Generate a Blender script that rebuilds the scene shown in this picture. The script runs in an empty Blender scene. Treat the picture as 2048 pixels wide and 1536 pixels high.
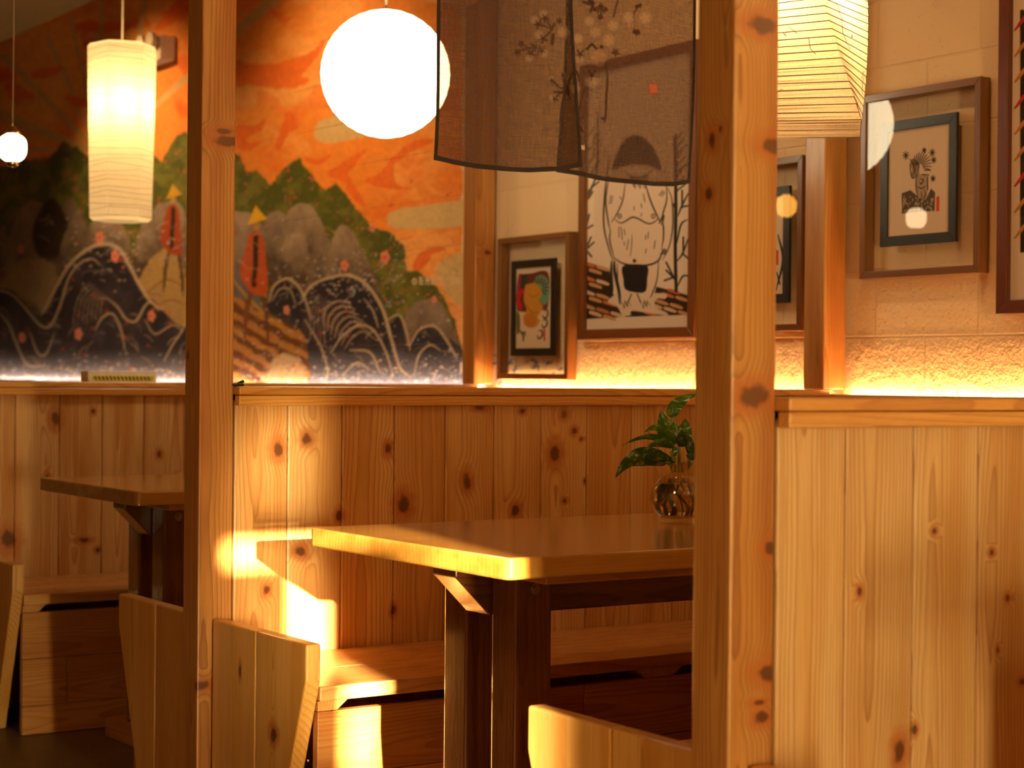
import bpy, bmesh, math, random
import numpy as np
from mathutils import Vector, Matrix

# ------------------------------------------------------------------ camera, world, light
C = bpy.context.scene.collection
F, YAW, PITCH, ROLL = 3696.8, .9853, -.0034, .0093
FW = np.array([-math.sin(YAW)*math.cos(PITCH), math.cos(YAW)*math.cos(PITCH), math.sin(PITCH)])
RT = np.cross(FW, [0, 0, 1]); RT /= np.linalg.norm(RT); UP = np.cross(RT, FW)
RT, UP = math.cos(ROLL)*RT+math.sin(ROLL)*UP, -math.sin(ROLL)*RT+math.cos(ROLL)*UP
cd = bpy.data.cameras.new('camera'); cam = bpy.data.objects.new('camera', cd); C.objects.link(cam)
cd.sensor_width = 36; cd.lens = F/2048*36; cd.clip_start = .05
cam.matrix_world = Matrix(((RT[0], UP[0], -FW[0], 0), (RT[1], UP[1], -FW[1], 0), (RT[2], UP[2], -FW[2], 0), (0, 0, 0, 1)))
cd.dof.use_dof = True; cd.dof.focus_distance = 4.15; cd.dof.aperture_fstop = 4.5
S = bpy.context.scene; S.camera = cam
S.view_settings.view_transform = 'Standard'; S.view_settings.look = 'None'
S.view_settings.gamma = 1; S.view_settings.exposure = -.08; S.view_settings.use_curve_mapping = False
wd = bpy.data.worlds.new('world'); S.world = wd; wd.use_nodes = True
wd.node_tree.nodes['Background'].inputs[0].default_value = (.9, .6, .35, 1)
wd.node_tree.nodes['Background'].inputs[1].default_value = .15
S.cycles.use_denoising = True
S.cycles.max_bounces = 8; S.cycles.diffuse_bounces = 5; S.cycles.glossy_bounces = 4
S.cycles.transparent_max_bounces = 12; S.cycles.transmission_bounces = 8
S.cycles.sample_clamp_indirect = 6; S.cycles.caustics_reflective = False; S.cycles.caustics_refractive = False

def lamp(name, kind, loc, energy, col, to=None, **kw):
    l = bpy.data.lights.new(name, kind); l.energy = energy; l.color = col
    for k, v in kw.items(): setattr(l, k, v)
    o = bpy.data.objects.new(name, l); C.objects.link(o); o.location = loc
    if to is not None:
        o.rotation_euler = (Vector(to)-Vector(loc)).to_track_quat('-Z', 'Y').to_euler()
    return o
XR, BAY = -2.148, 1.955            # face of the nearest partition; pitch of the booths
PX = [XR-BAY*i for i in range(4)]  # partition faces from near to far
PY, WALL, FLOOR, CEIL = 1.823, 3.95, -1.12, 2.2
WARM = (1, .60, .25)
SUN = (-1, .22, -.15)
lamp('sun', 'SUN', (3, 0, 2), 110, (1, .74, .38), to=(3+SUN[0], SUN[1], 2+SUN[2]), angle=math.radians(.6))
lamp('side_area_fill', 'AREA', (2.96, 1.35, .72), 62, (1, .68, .28), to=(0, 1.35+.35, .60), shape='RECTANGLE', size=1.3, size_y=1.0)  # added area lamp standing in for soft daylight over the near partition
# added area lamp, unseen: low, nearly level fill on the middle partition
lamp('low_area_fill', 'AREA', (2.97, .835, -.45), 165, (1, .74, .34), to=(-4.1, 2.1, -.5), shape='RECTANGLE', size=.16, size_y=1.05)
for z in (-1.0, -.6, -.2, .2, .6):  # stacked spots added outside to strengthen the low level fill
    lamp('low_spot_fill', 'SPOT', (9, -.68, z), 3200, (1, .76, .36), to=(-4.1, 2.10, -.50), spot_size=math.radians(4.0), spot_blend=.6, shadow_soft_size=.08)
for i, x in enumerate((-1.2, -3.0, -4.9, -7.4, -9.6)):   # ceiling downlights over the booths; the last one added to brighten the mural
    lamp('downlight', 'SPOT', (x, 2.75, 2.08), (38, 40, 34, 110, 170)[i], WARM, to=(x, 3.95, .55), spot_size=math.radians(98), spot_blend=.9, shadow_soft_size=.035)
lamp('aisle_fill', 'SPOT', (-1.2, -.6, 2.05), 85, WARM, to=(-3.5, 1.8, -1.1), spot_size=math.radians(52), spot_blend=.9, shadow_soft_size=.25)  # unseen fill spot added to lift the bench ends

def ray(px, py): return FW+RT*(px-1024)/F-UP*(py-768)/F
def on_x(px, py, x): d = ray(px, py); return d*x/d[0]
def on_y(px, py, y): d = ray(px, py); return d*y/d[1]
def on_z(px, py, z): d = ray(px, py); return d*z/d[2]
def at(px, py, D): return ray(px, py)*D
def to_px(P):                      # N x 3 points -> photo coordinates, for drawing the mural and prints in their own layout
    d = P@FW
    return 1024+F*(P@RT)/d, 768-F*(P@UP)/d

# ------------------------------------------------------------------ helpers
def tag(o, label=None, cat=None, group=None, kind=None):
    for k, v in (('label', label), ('category', cat), ('group', group), ('kind', kind)):
        if v: o[k] = v
    return o
def empty(name, loc, label=None, cat=None, group=None):
    o = bpy.data.objects.new(name, None); C.objects.link(o); o.location = loc; o.empty_display_size = .1
    return tag(o, label, cat, group)
RND = random.Random(7)
class MB:
    """collects shapes in world space; build() links them as one mesh whose origin is its parent's (or its own base)"""
    def __init__(s): s.v = []; s.f = []; s.gp = []; s.bl = []; s.sm = []; s.uv = {}
    def add(s, vs, fs, axis='z', pid=None, smooth=False, cen=None):
        n = len(s.v); pid = RND.random() if pid is None else pid
        m = {'z': (0, 1, 2), 'zy': (1, 0, 2), 'y': (2, 0, 1), 'yx': (0, 2, 1), 'x': (2, 1, 0), 'xy': (1, 2, 0)}[axis]
        vs = [tuple(v) for v in vs]
        if cen is None: cen = [(max(v[k] for v in vs)+min(v[k] for v in vs))/2 for k in range(3)]
        for v in vs:
            s.v.append(v); s.gp.append((v[m[0]], v[m[1]], v[m[2]])); s.bl.append((v[m[0]]-cen[m[0]], v[m[1]]-cen[m[1]], pid))
        for f in fs: s.f.append(tuple(i+n for i in f)); s.sm.append(smooth)
        return s
    def bm(s, bm, **k):
        bm.verts.index_update(); s.add([v.co[:] for v in bm.verts], [[v.index for v in f.verts] for f in bm.faces], **k); bm.free(); return s
    def box(s, x0, x1, y0, y1, z0, z1, axis='z', bev=.003, seg=2, **k):
        b = bmesh.new(); bmesh.ops.create_cube(b, size=1)
        for v in b.verts: v.co = Vector(((x0+x1)/2+v.co.x*(x1-x0), (y0+y1)/2+v.co.y*(y1-y0), (z0+z1)/2+v.co.z*(z1-z0)))
        if bev: bmesh.ops.bevel(b, geom=b.edges[:], offset=bev, segments=seg, affect='EDGES', profile=.5)
        return s.bm(b, axis=axis, **k)
    def prism(s, pts, ax, a, b2, bev=.004, axis='z', seg=2, **k):
        """extrude a 2D outline along ax ('x','y','z') from a to b2"""
        b = bmesh.new()
        def P(p, t): return {'x': (t, p[0], p[1]), 'y': (p[0], t, p[1]), 'z': (p[0], p[1], t)}[ax]
        lo = [b.verts.new(P(p, a)) for p in pts]; hi = [b.verts.new(P(p, b2)) for p in pts]; n = len(pts)
        b.faces.new(lo); b.faces.new(hi[::-1])
        for i in range(n): b.faces.new((lo[i], hi[i], hi[(i+1) % n], lo[(i+1) % n]))
        bmesh.ops.recalc_face_normals(b, faces=b.faces[:])
        if bev: bmesh.ops.bevel(b, geom=b.edges[:], offset=bev, segments=seg, affect='EDGES', profile=.5)
        return s.bm(b, axis=axis, **k)
    def tube(s, pts, r, n=8, cap=True, **k):
        pts = [Vector(p) for p in pts]; rs = r if isinstance(r, (list, tuple)) else [r]*len(pts)
        vs = []; fs = []; ref = Vector((.3, .5, .8))
        for i, p in enumerate(pts):
            t = (pts[min(i+1, len(pts)-1)]-pts[max(i-1, 0)]).normalized()
            a = t.cross(ref).normalized(); c = t.cross(a)
            for j in range(n):
                g = 2*math.pi*j/n; vs.append(p+(a*math.cos(g)+c*math.sin(g))*rs[i])
        for i in range(len(pts)-1):
            for j in range(n): fs.append((i*n+j, i*n+(j+1) % n, (i+1)*n+(j+1) % n, (i+1)*n+j))
        if cap: fs += [tuple(range(n))[::-1], tuple(range((len(pts)-1)*n, len(pts)*n))]
        return s.add(vs, fs, smooth=True, **k)
    def lathe(s, prof, cx, cy, n=40, **k):
        vs = []; fs = []
        for r, z in prof:
            for j in range(n): g = 2*math.pi*j/n; vs.append((cx+r*math.cos(g), cy+r*math.sin(g), z))
        for i in range(len(prof)-1):
            for j in range(n): fs.append((i*n+j, i*n+(j+1) % n, (i+1)*n+(j+1) % n, (i+1)*n+j))
        return s.add(vs, fs, smooth=True, **k)
    def grid(s, P, nu, nv, **k):      # P: (nu*nv) points, row-major in v
        fs = [(j*nu+i, j*nu+i+1, (j+1)*nu+i+1, (j+1)*nu+i) for j in range(nv-1) for i in range(nu-1)]
        return s.add(P, fs, **k)
    def build(s, name, m, parent=None, col=None, origin=None):
        o0 = Vector(parent_world(parent)) if parent else Vector(origin or (0, 0, 0))
        me = bpy.data.meshes.new(name)
        me.from_pydata([(v[0]-o0[0], v[1]-o0[1], v[2]-o0[2]) for v in s.v], [], s.f)
        me.polygons.foreach_set('use_smooth', s.sm)
        for nm, dat in (('gp', s.gp), ('bl', s.bl)):
            a = me.attributes.new(nm, 'FLOAT_VECTOR', 'POINT'); a.data.foreach_set('vector', np.array(dat, dtype=np.float32).ravel())
        if col is not None:
            a = me.attributes.new('paint', 'FLOAT_COLOR', 'POINT'); c4 = np.ones((len(s.v), 4), np.float32); c4[:, :col.shape[1]] = col
            a.data.foreach_set('color', c4.ravel())
        me.materials.append(m); me.validate()
        o = bpy.data.objects.new(name, me); C.objects.link(o)
        if parent: o.parent = parent
        else: o.location = o0
        return o
def parent_world(p):
    v = Vector((0, 0, 0))
    while p: v += p.location; p = p.parent
    return v

# ------------------------------------------------------------------ materials
def newmat(name):
    m = bpy.data.materials.new(name); m.use_nodes = True; nt = m.node_tree; nt.nodes.clear()
    return m, nt
class NG:
    def __init__(s, nt): s.nt = nt
    def n(s, t, ins=None, **k):
        x = s.nt.nodes.new(t)
        for a, b in k.items(): setattr(x, a, b)
        for a, b in (ins or {}).items():
            if isinstance(b, bpy.types.NodeSocket): s.nt.links.new(b, x.inputs[a])
            else: x.inputs[a].default_value = b
        return x
    def m(s, op, a, b=0., c=0., clamp=False): 
        x = s.n('ShaderNodeMath', {0: a, 1: b, 2: c}, operation=op); x.use_clamp = clamp; return x.outputs[0]
    def v(s, op, a, b=(0, 0, 0), out=0): return s.n('ShaderNodeVectorMath', {0: a, 1: b}, operation=op).outputs[out]
    def noise(s, vec, scale, detail=2, rough=.5): return s.n('ShaderNodeTexNoise', {'Vector': vec, 'Scale': scale, 'Detail': detail, 'Roughness': rough}).outputs[0]
    def mix(s, f, a, b, mode='MIX'):
        x = s.n('ShaderNodeMix', data_type='RGBA', blend_type=mode)
        for i, q in ((0, f), (6, a), (7, b)):
            if isinstance(q, bpy.types.NodeSocket): s.nt.links.new(q, x.inputs[i])
            else: x.inputs[i].default_value = q if i == 0 else (*q[:3], 1)
        return x.outputs[2]
    def rng(s, v, a, b, c=0., d=1., t='SMOOTHSTEP'):
        return s.n('ShaderNodeMapRange', {0: v, 1: a, 2: b, 3: c, 4: d}, interpolation_type=t).outputs[0]
    def out(s, sh): s.n('ShaderNodeOutputMaterial', {0: sh})
def flat(name, col, rough=.5, metal=0., bump=0., bscale=60, spec=.5, coat=0):
    m, nt = newmat(name); g = NG(nt); tc = g.n('ShaderNodeTexCoord').outputs[3]
    nz = g.noise(tc, bscale, 4, .6)
    c = g.mix(g.rng(nz, .3, .7), [x*.88 for x in col], [min(1, x*1.08) for x in col])
    p = g.n('ShaderNodeBsdfPrincipled', {'Base Color': c, 'Roughness': rough, 'Metallic': metal, 'Specular IOR Level': spec, 'Coat Weight': coat})
    if bump: nt.links.new(g.n('ShaderNodeBump', {'Height': nz, 'Strength': bump, 'Distance': .004}).outputs[0], p.inputs['Normal'])
    g.out(p.outputs[0]); return m
def wood(name, light=(.80, .54, .25), mid=(.68, .38, .13), dark=(.34, .12, .025), knots=(), rough=.38, coat=.25, ring=.0075, contrast=.8, bump=.25, pid_var=.28, spread=.035):
    """sawn conifer: growth rings around a wandering pith, fibre, red heartwood streaks and knots. knots: (u, v, w, radius, stretch)"""
    m, nt = newmat(name); g = NG(nt)
    gp = g.n('ShaderNodeAttribute', attribute_name='gp').outputs['Vector']
    bl = g.n('ShaderNodeSeparateXYZ', {0: g.n('ShaderNodeAttribute', attribute_name='bl').outputs['Vector']})
    ur, vr, pid = bl.outputs
    off = g.m('MULTIPLY', pid, 37.7)
    offv = g.n('ShaderNodeCombineXYZ', {0: off, 1: g.m('MULTIPLY', pid, 91.3), 2: g.m('MULTIPLY', pid, 53.1)}).outputs[0]
    P = g.v('ADD', gp, offv)
    h = g.n('ShaderNodeTexWhiteNoise', {'W': g.m('MULTIPLY', pid, 13.7)}, noise_dimensions='1D').outputs[0]
    n1 = g.m('SUBTRACT', g.noise(g.v('MULTIPLY', P, (3, 3, 1.0)), 1., 3, .55), .5)
    n2 = g.m('SUBTRACT', g.noise(g.v('MULTIPLY', g.v('ADD', P, (5.2, 1.3, 8.1)), (1, 1, .7)), 1., 2, .5), .5)
    # knots
    kd = None; kf = None
    for (u, v, w, r, st) in knots:
        d = g.v('MULTIPLY', g.v('SUBTRACT', gp, (u, v, w)), (1/r, .35/r, 1/(r*st)))
        L = g.v('LENGTH', d, out=1)
        kd = L if kd is None else g.m('SMOOTH_MIN', kd, L, .3)
        e = g.rng(L, 0, 4.0, .75, 0)
        kf = e if kf is None else g.m('ADD', kf, e)
    fu = g.m('ADD', g.m('ADD', ur, g.m('MULTIPLY', g.m('SUBTRACT', h, .5), .09)), g.m('MULTIPLY', n1, .045))
    fv = g.m('ADD', g.m('ADD', vr, spread), g.m('MULTIPLY', n2, .12))
    R = g.m('SQRT', g.m('ADD', g.m('MULTIPLY', fu, fu), g.m('MULTIPLY', fv, fv)))
    if kf is not None: R = g.m('ADD', R, g.m('MULTIPLY', kf, .02))
    fr = g.m('FRACT', g.m('ADD', g.m('MULTIPLY', R, 1/ring), g.m('MULTIPLY', g.noise(P, 9., 2), .5)))
    late = g.m('MULTIPLY', g.m('POWER', fr, 3.0), g.rng(fr, .93, 1., 1., 0.))
    fib = g.noise(g.v('MULTIPLY', P, (420, 420, 9)), 1., 3, .6)
    heart = g.noise(g.v('MULTIPLY', P, (16, 16, 1.2)), 1., 3, .55)
    c = g.mix(g.rng(heart, .38, .66), light, mid)
    c = g.mix(g.m('MULTIPLY', late, contrast), c, dark)
    c = g.mix(g.m('MULTIPLY', g.rng(fib, .35, .75), .28), c, dark)
    blotch = g.noise(g.v('MULTIPLY', P, (5, 5, 3)), 1., 2)
    c = g.mix(g.rng(blotch, .5, .75, 0, .35), c, mid)
    if pid_var:
        h2 = g.n('ShaderNodeTexWhiteNoise', {'W': g.m('ADD', g.m('MULTIPLY', pid, 29.3), 4.)}, noise_dimensions='1D').outputs[0]
        c = g.mix(1., c, g.n('ShaderNodeCombineXYZ', {0: g.rng(h2, 0, 1, 1-pid_var*.6, 1.0, 'LINEAR'), 1: g.rng(h2, 0, 1, 1-pid_var*.95, 1.0, 'LINEAR'), 2: g.rng(h2, 0, 1, 1-pid_var*1.3, 1., 'LINEAR')}).outputs[0], 'MULTIPLY')
    if kd is not None:
        wob = g.m('ADD', kd, g.m('MULTIPLY', g.m('SUBTRACT', g.noise(P, 45., 3), .5), 1.3))
        c = g.mix(g.rng(wob, 1.0, 2.6, .75, 0), c, (.42, .12, .025))
        c = g.mix(g.rng(wob, .55, 1.15, .92, 0), c, (.10, .032, .010))
    rr = g.rng(fib, .3, .8, rough-.06, rough+.1)
    hgt = g.m('ADD', g.m('MULTIPLY', late, -.5), g.m('MULTIPLY', fib, .6))
    bp = g.n('ShaderNodeBump', {'Height': hgt, 'Strength': bump, 'Distance': .0012})
    p = g.n('ShaderNodeBsdfPrincipled', {'Base Color': c, 'Roughness': rr, 'Normal': bp.outputs[0], 'Coat Weight': coat, 'Coat Roughness': .18, 'Specular IOR Level': .4})
    g.out(p.outputs[0]); return m
def emis(name, col, st):
    m, nt = newmat(name); g = NG(nt); g.out(g.n('ShaderNodeEmission', {0: (*col, 1), 1: st}).outputs[0]); return m
def schlick(g):
    return g.m('ADD', g.m('MULTIPLY', g.m('POWER', g.n('ShaderNodeLayerWeight', {0: .5}).outputs['Facing'], 5.), .95), .045)
def glass_pane(name, ior=1.5, tint=(1, 1, 1)):
    m, nt = newmat(name); g = NG(nt)
    f = schlick(g)
    mx = g.n('ShaderNodeMixShader', {0: g.m('MULTIPLY', f, .7), 1: g.n('ShaderNodeBsdfTransparent', {0: (*tint, 1)}).outputs[0], 2: g.n('ShaderNodeBsdfGlossy', {'Color': (1, 1, 1, 1), 'Roughness': .0}).outputs[0]})
    g.out(mx.outputs[0]); return m
def painted(name, rough=.6, bump=None, spec=.3, coat=0):
    m, nt = newmat(name); g = NG(nt)
    a = g.n('ShaderNodeAttribute', attribute_name='paint').outputs['Color']
    p = g.n('ShaderNodeBsdfPrincipled', {'Base Color': a, 'Roughness': rough, 'Specular IOR Level': spec, 'Coat Weight': coat})
    if bump: bump(g, nt, p)
    g.out(p.outputs[0]); return m
def knots_on_x(lst, x): return [(on_x(a, b, x)[1], x, on_x(a, b, x)[2], r*abs(x)/3500, st) for a, b, r, st in lst]

# ------------------------------------------------------------------ painting tools (mural, prints, cloth)
def hsh(ix, iy, s=0):
    v = np.sin(ix*127.1+iy*311.7+s*74.7)*43758.5453; return v-np.floor(v)
def vnoise(x, y, s=0):
    ix, iy = np.floor(x), np.floor(y); fx, fy = x-ix, y-iy; fx = fx*fx*(3-2*fx); fy = fy*fy*(3-2*fy)
    return (hsh(ix, iy, s)*(1-fx)+hsh(ix+1, iy, s)*fx)*(1-fy)+(hsh(ix, iy+1, s)*(1-fx)+hsh(ix+1, iy+1, s)*fx)*fy
def fbm(x, y, s=0, o=4): return sum(vnoise(x*2**i, y*2**i, s+i)*.5**(i+1) for i in range(o))
def curve(pts, n=8, closed=False):
    P = np.array(pts, float); m = len(P)
    if m < 3: return P
    idx = range(m if closed else m-1); out = []
    for i in idx:
        p0 = P[(i-1) % m] if closed or i > 0 else 2*P[0]-P[1]; p1 = P[i]; p2 = P[(i+1) % m]
        p3 = P[(i+2) % m] if closed or i+2 < m else 2*P[-1]-P[-2]
        for k in range(n):
            t = k/n; out.append(.5*((2*p1)+(-p0+p2)*t+(2*p0-5*p1+4*p2-p3)*t*t+(-p0+3*p1-3*p2+p3)*t**3))
    if not closed: out.append(P[-1])
    return np.array(out)
class Canvas:
    def __init__(s, X, Y, col): s.X, s.Y = X, Y; s.c = np.tile(np.array(col, float), (len(X), 1)); s.a = np.zeros(len(X))
    def put(s, idx, m, col, alpha=None):
        m = m[:, None]; s.c[idx] = s.c[idx]*(1-m)+np.array(col)*m
        if alpha is not None: s.a[idx] = s.a[idx]*(1-m[:, 0])+alpha*m[:, 0]
    def win(s, pts, pad): 
        lo = pts.min(0)-pad; hi = pts.max(0)+pad
        return np.where((s.X > lo[0]) & (s.X < hi[0]) & (s.Y > lo[1]) & (s.Y < hi[1]))[0]
    def poly(s, pts, col, smooth=True, soft=1.2, shade=None, op=1., alpha=None, wob=0):
        P = curve(pts, 6, True) if smooth else np.array(pts, float)
        I = s.win(P, 3+wob); x, y = s.X[I], s.Y[I]
        if wob: x = x+wob*(vnoise(x*.1, y*.1, 3)-.5)*2; y = y+wob*(vnoise(x*.1, y*.1, 9)-.5)*2
        ins = np.zeros(len(I), bool); dm = np.full(len(I), 1e9)
        for (x0, y0), (x1, y1) in zip(P, np.roll(P, -1, 0)):
            if y0 != y1:
                c = ((y0 > y) != (y1 > y)) & (x < (x1-x0)*(y-y0)/(y1-y0)+x0); ins ^= c
            L = (x1-x0)**2+(y1-y0)**2+1e-9; t = np.clip(((x-x0)*(x1-x0)+(y-y0)*(y1-y0))/L, 0, 1)
            dm = np.minimum(dm, (x-x0-t*(x1-x0))**2+(y-y0-t*(y1-y0))**2)
        d = np.sqrt(dm)*np.where(ins, 1, -1); m = np.clip(.5+d/soft, 0, 1)*op
        if shade is not None: s.put(I, m, shade(x, y), alpha)
        else: s.put(I, m, col, alpha)
    def stroke(s, pts, w, col, smooth=True, soft=1., op=1., alpha=None, taper=True):
        P = curve(pts, 6) if smooth and len(pts) > 2 else np.array(pts, float)
        I = s.win(P, w+3); x, y = s.X[I], s.Y[I]; best = np.full(len(I), -1e9); n = len(P)-1
        for i in range(n):
            (x0, y0), (x1, y1) = P[i], P[i+1]
            L = (x1-x0)**2+(y1-y0)**2+1e-9; t = np.clip(((x-x0)*(x1-x0)+(y-y0)*(y1-y0))/L, 0, 1)
            ww = w/2*((.35+.65*math.sin(math.pi*(i+.5)/n)**.6) if taper else 1)
            best = np.maximum(best, ww-np.sqrt((x-x0-t*(x1-x0))**2+(y-y0-t*(y1-y0))**2))
        s.put(I, np.clip(.5+best/soft, 0, 1)*op, col, alpha)
    def disc(s, x, y, r, col, op=1., ry=None, soft=1.2, alpha=None):
        ry = ry or r; I = s.win(np.array([[x-r, y-ry], [x+r, y+ry]]), 4)
        d = (1-np.sqrt(((s.X[I]-x)/r)**2+((s.Y[I]-y)/ry)**2))*min(r, ry); s.put(I, np.clip(.5+d/soft, 0, 1)*op, col, alpha)
FONT = {'E': '111100111100111', 'N': '101111111101101', 'D': '110101101101110', 'O': '111101101101111', '.': '000000000000010', 'R': '110101110101101', 'B': '110101110101110', 'A': '010101111101101'}
def letters(cv, txt, x, y, px, col, op=1.):
    for ch in txt:
        for k, b in enumerate(FONT[ch]):
            if b == '1': cv.poly([(x+(k % 3)*px, y+(k//3)*px), (x+(k % 3+1)*px, y+(k//3)*px), (x+(k % 3+1)*px, y+(k//3+1)*px), (x+(k % 3)*px, y+(k//3+1)*px)], col, smooth=False, soft=.8, op=op)
        x += 4*px

# ------------------------------------------------------------------ room shell
def plaster_bump(g, nt, p):
    tc = g.n('ShaderNodeTexCoord').outputs[3]; sp = g.n('ShaderNodeSeparateXYZ', {0: tc})
    n1 = g.noise(tc, 28, 5, .62); n2 = g.noise(tc, 150, 3, .6); pit = g.rng(g.noise(g.v('MULTIPLY', tc, (1, 1, 1.4)), 75, 2), .66, .72)
    br = g.n('ShaderNodeTexBrick', {'Vector': g.n('ShaderNodeCombineXYZ', {0: sp.outputs[0], 1: g.m('ADD', sp.outputs[2], .068+g_noise(g, tc)*0), 2: 0.}).outputs[0], 'Scale': 1., 'Mortar Size': .004, 'Brick Width': .4, 'Row Height': .2, 'Mortar Smooth': .6})
    low = g.rng(sp.outputs[2], .16, .09, .5, 2.2)
    hgt = g.m('ADD', g.m('MULTIPLY', g.m('ADD', g.m('MULTIPLY', n1, 1.6), g.m('MULTIPLY', n2, .45)), low), g.m('ADD', g.m('MULTIPLY', pit, -.5), g.m('MULTIPLY', br.outputs['Fac'], -.55)))
    nt.links.new(g.n('ShaderNodeBump', {'Height': hgt, 'Strength': .8, 'Distance': .006}).outputs[0], p.inputs['Normal'])
def g_noise(g, tc): return 0
BEIGE = (.78, .56, .34)
def paint_wall(X, Y):
    cv = Canvas(X, Y, BEIGE)
    O = (.86, .28, .045); PE = (.90, .40, .11); RE = (.80, .15, .022); CL = (.66, .47, .22); RA = (.60, .40, .17)
    I = np.where(X < 925+6*(vnoise(Y*.05, Y*0, 1)-.5))[0]; x, y = X[I], Y[I]
    n = fbm(x*.006+fbm(x*.01, y*.01, 5)*1.5, y*.011, 2)
    k = np.clip((n-.42)*5, 0, 1)[:, None]; cv.c[I] = np.array(O)*(1-k)+np.array(PE)*k
    n = fbm(x*.011+7, y*.02+fbm(x*.012, y*.012, 8)*2, 12); k = (np.clip((n-.56)*14, 0, 1)*np.where(x < 400, 1., .45))[:, None]; cv.c[I] = cv.c[I]*(1-k)+np.array(RE)*k
    cv.disc(190, 280, 75, (.80, .22, .07), .7, soft=60); cv.disc(178, 285, 30, (.9, .42, .04), .8, soft=14)
    for a, b, w0, w1 in (((190, 305), (-60, 205), 8, 30), ((190, 300), (5, 108), 7, 16), ((186, 280), (95, 70), 6, 12), ((186, 240), (140, 30), 5, 10), ((203, 200), (202, -20), 6, 14), ((262, 220), (292, -30), 6, 14), ((225, 290), (560, -15), 5, 26), ((200, 300), (-90, 300), 3, 14)):
        a, b = np.array(a, float), np.array(b, float); d = b-a; nn = np.array([-d[1], d[0]])/np.hypot(*d)
        cv.poly([a-nn*w0/2, a+nn*w0/2, b+nn*w1/2, b-nn*w1/2], RA, smooth=False, soft=2.5, op=.85)
    for P in ([(474, 120), (500, 128), (560, 125), (620, 105), (648, 80), (635, 115), (603, 152), (622, 160), (600, 172), (560, 178), (500, 170), (474, 172)],
              [(538, 18), (560, 22), (572, 34), (588, 32), (572, 46), (555, 38)],
              [(474, 250), (505, 253), (532, 238), (520, 262), (496, 275), (500, 285), (524, 280), (500, 300), (474, 295)],
              [(552, 290), (560, 262), (578, 222), (598, 252), (578, 266), (560, 300)], [(608, 314), (640, 318), (664, 306), (650, 325), (625, 328)],
              [(655, 350), (690, 322), (732, 298), (708, 332), (697, 352), (735, 415), (700, 390), (690, 365)],
              [(727, 360), (760, 345), (800, 300), (845, 278), (866, 284), (820, 305), (790, 330), (792, 365), (818, 378), (770, 376)],
              [(826, 530), (840, 505), (868, 494), (892, 497), (866, 510), (850, 532), (836, 545)],
              [(60, 152), (78, 138), (130, 134), (104, 150), (70, 158)], [(310, 60), (345, 10), (372, -20), (365, 20), (340, 50)], [(352, 118), (374, 112), (374, 152), (362, 142)], [(130, 190), (180, 200), (176, 215), (140, 205)], [(20, 165), (70, 190), (48, 200), (10, 180)]):
        cv.poly(P, RE, soft=2.5, wob=2, op=.85)
    for P in ([(630, 262), (645, 240), (700, 230), (745, 255), (720, 275), (660, 286), (634, 280)], [(773, 440), (790, 420), (850, 412), (930, 402), (930, 450), (800, 457)], [(872, 540), (890, 520), (930, 512), (930, 610), (898, 590)]):
        cv.poly(P, CL, soft=3, wob=2)
    g1 = (.085, .10, .018); g2 = (.17, .17, .03)
    ridge = [(-200, 300), (-60, 330), (0, 335), (40, 322), (100, 315), (128, 280), (140, 292), (152, 290), (175, 312), (205, 330), (262, 330), (300, 302), (322, 325), (352, 272), (370, 262), (400, 278), (440, 290), (478, 312), (492, 342), (512, 342), (540, 370), (572, 332), (598, 317), (625, 352), (650, 384), (674, 364), (700, 402), (745, 455), (775, 462), (808, 490), (812, 542), (832, 540), (862, 560), (885, 590), (908, 640), (925, 690), (925, 800), (-200, 800)]
    def gsh(x, y):
        n = fbm(x*.045, y*.045, 21); k = np.clip((n-.4)*4, 0, 1)[:, None]; c = np.array(g1)*(1-k)+np.array(g2)*k
        d = (vnoise(x*.16, y*.16, 33) > .86)[:, None]; return np.where(d, np.array((.40, .12, .08)), c)
    cv.poly(ridge, g1, smooth=False, shade=gsh, soft=2, wob=3)
    def rock(pts, tone=1., top=None):
        ys = [p[1] for p in pts]; y0, y1 = min(ys), max(ys)
        def sh(x, y):
            t = np.clip((y-y0)/(y1-y0), 0, 1); n = fbm(x*.05, y*.03, 41)
            a = np.array((.33, .25, .19))*tone; b = np.array((.07, .045, .03)); k = np.clip(t*1.0+(n-.45)*1.1, 0, 1)[:, None]
            return a*(1-k)+b*k
        cv.poly(pts, (0, 0, 0), shade=sh, soft=2.5, wob=2)
    rock([(-150, 640), (-150, 420), (-60, 400), (-20, 440), (10, 470), (60, 540), (60, 640)], .8)
    rock([(20, 620), (15, 500), (40, 420), (70, 402), (98, 430), (110, 560), (100, 640)], .9)
    rock([(95, 560), (115, 440), (138, 400), (158, 420), (175, 480), (150, 620)], .75)
    cv.poly([(64, 470), (80, 420), (105, 395), (130, 430), (138, 470), (120, 510), (80, 515)], (.045, .025, .012), soft=6)
    rock([(120, 500), (150, 424), (165, 440), (172, 520), (120, 560)], 1.); rock([(168, 520), (185, 440), (215, 430), (245, 450), (262, 520), (220, 560)], 1.05)
    rock([(262, 540), (282, 450), (305, 418), (335, 405), (368, 420), (380, 560), (300, 590)], .95)
    cv.poly([(0, 600), (20, 540), (60, 520), (110, 530), (110, 590), (90, 625), (50, 600)], (.34, .24, .14), soft=14, op=.8, wob=6)
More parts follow.
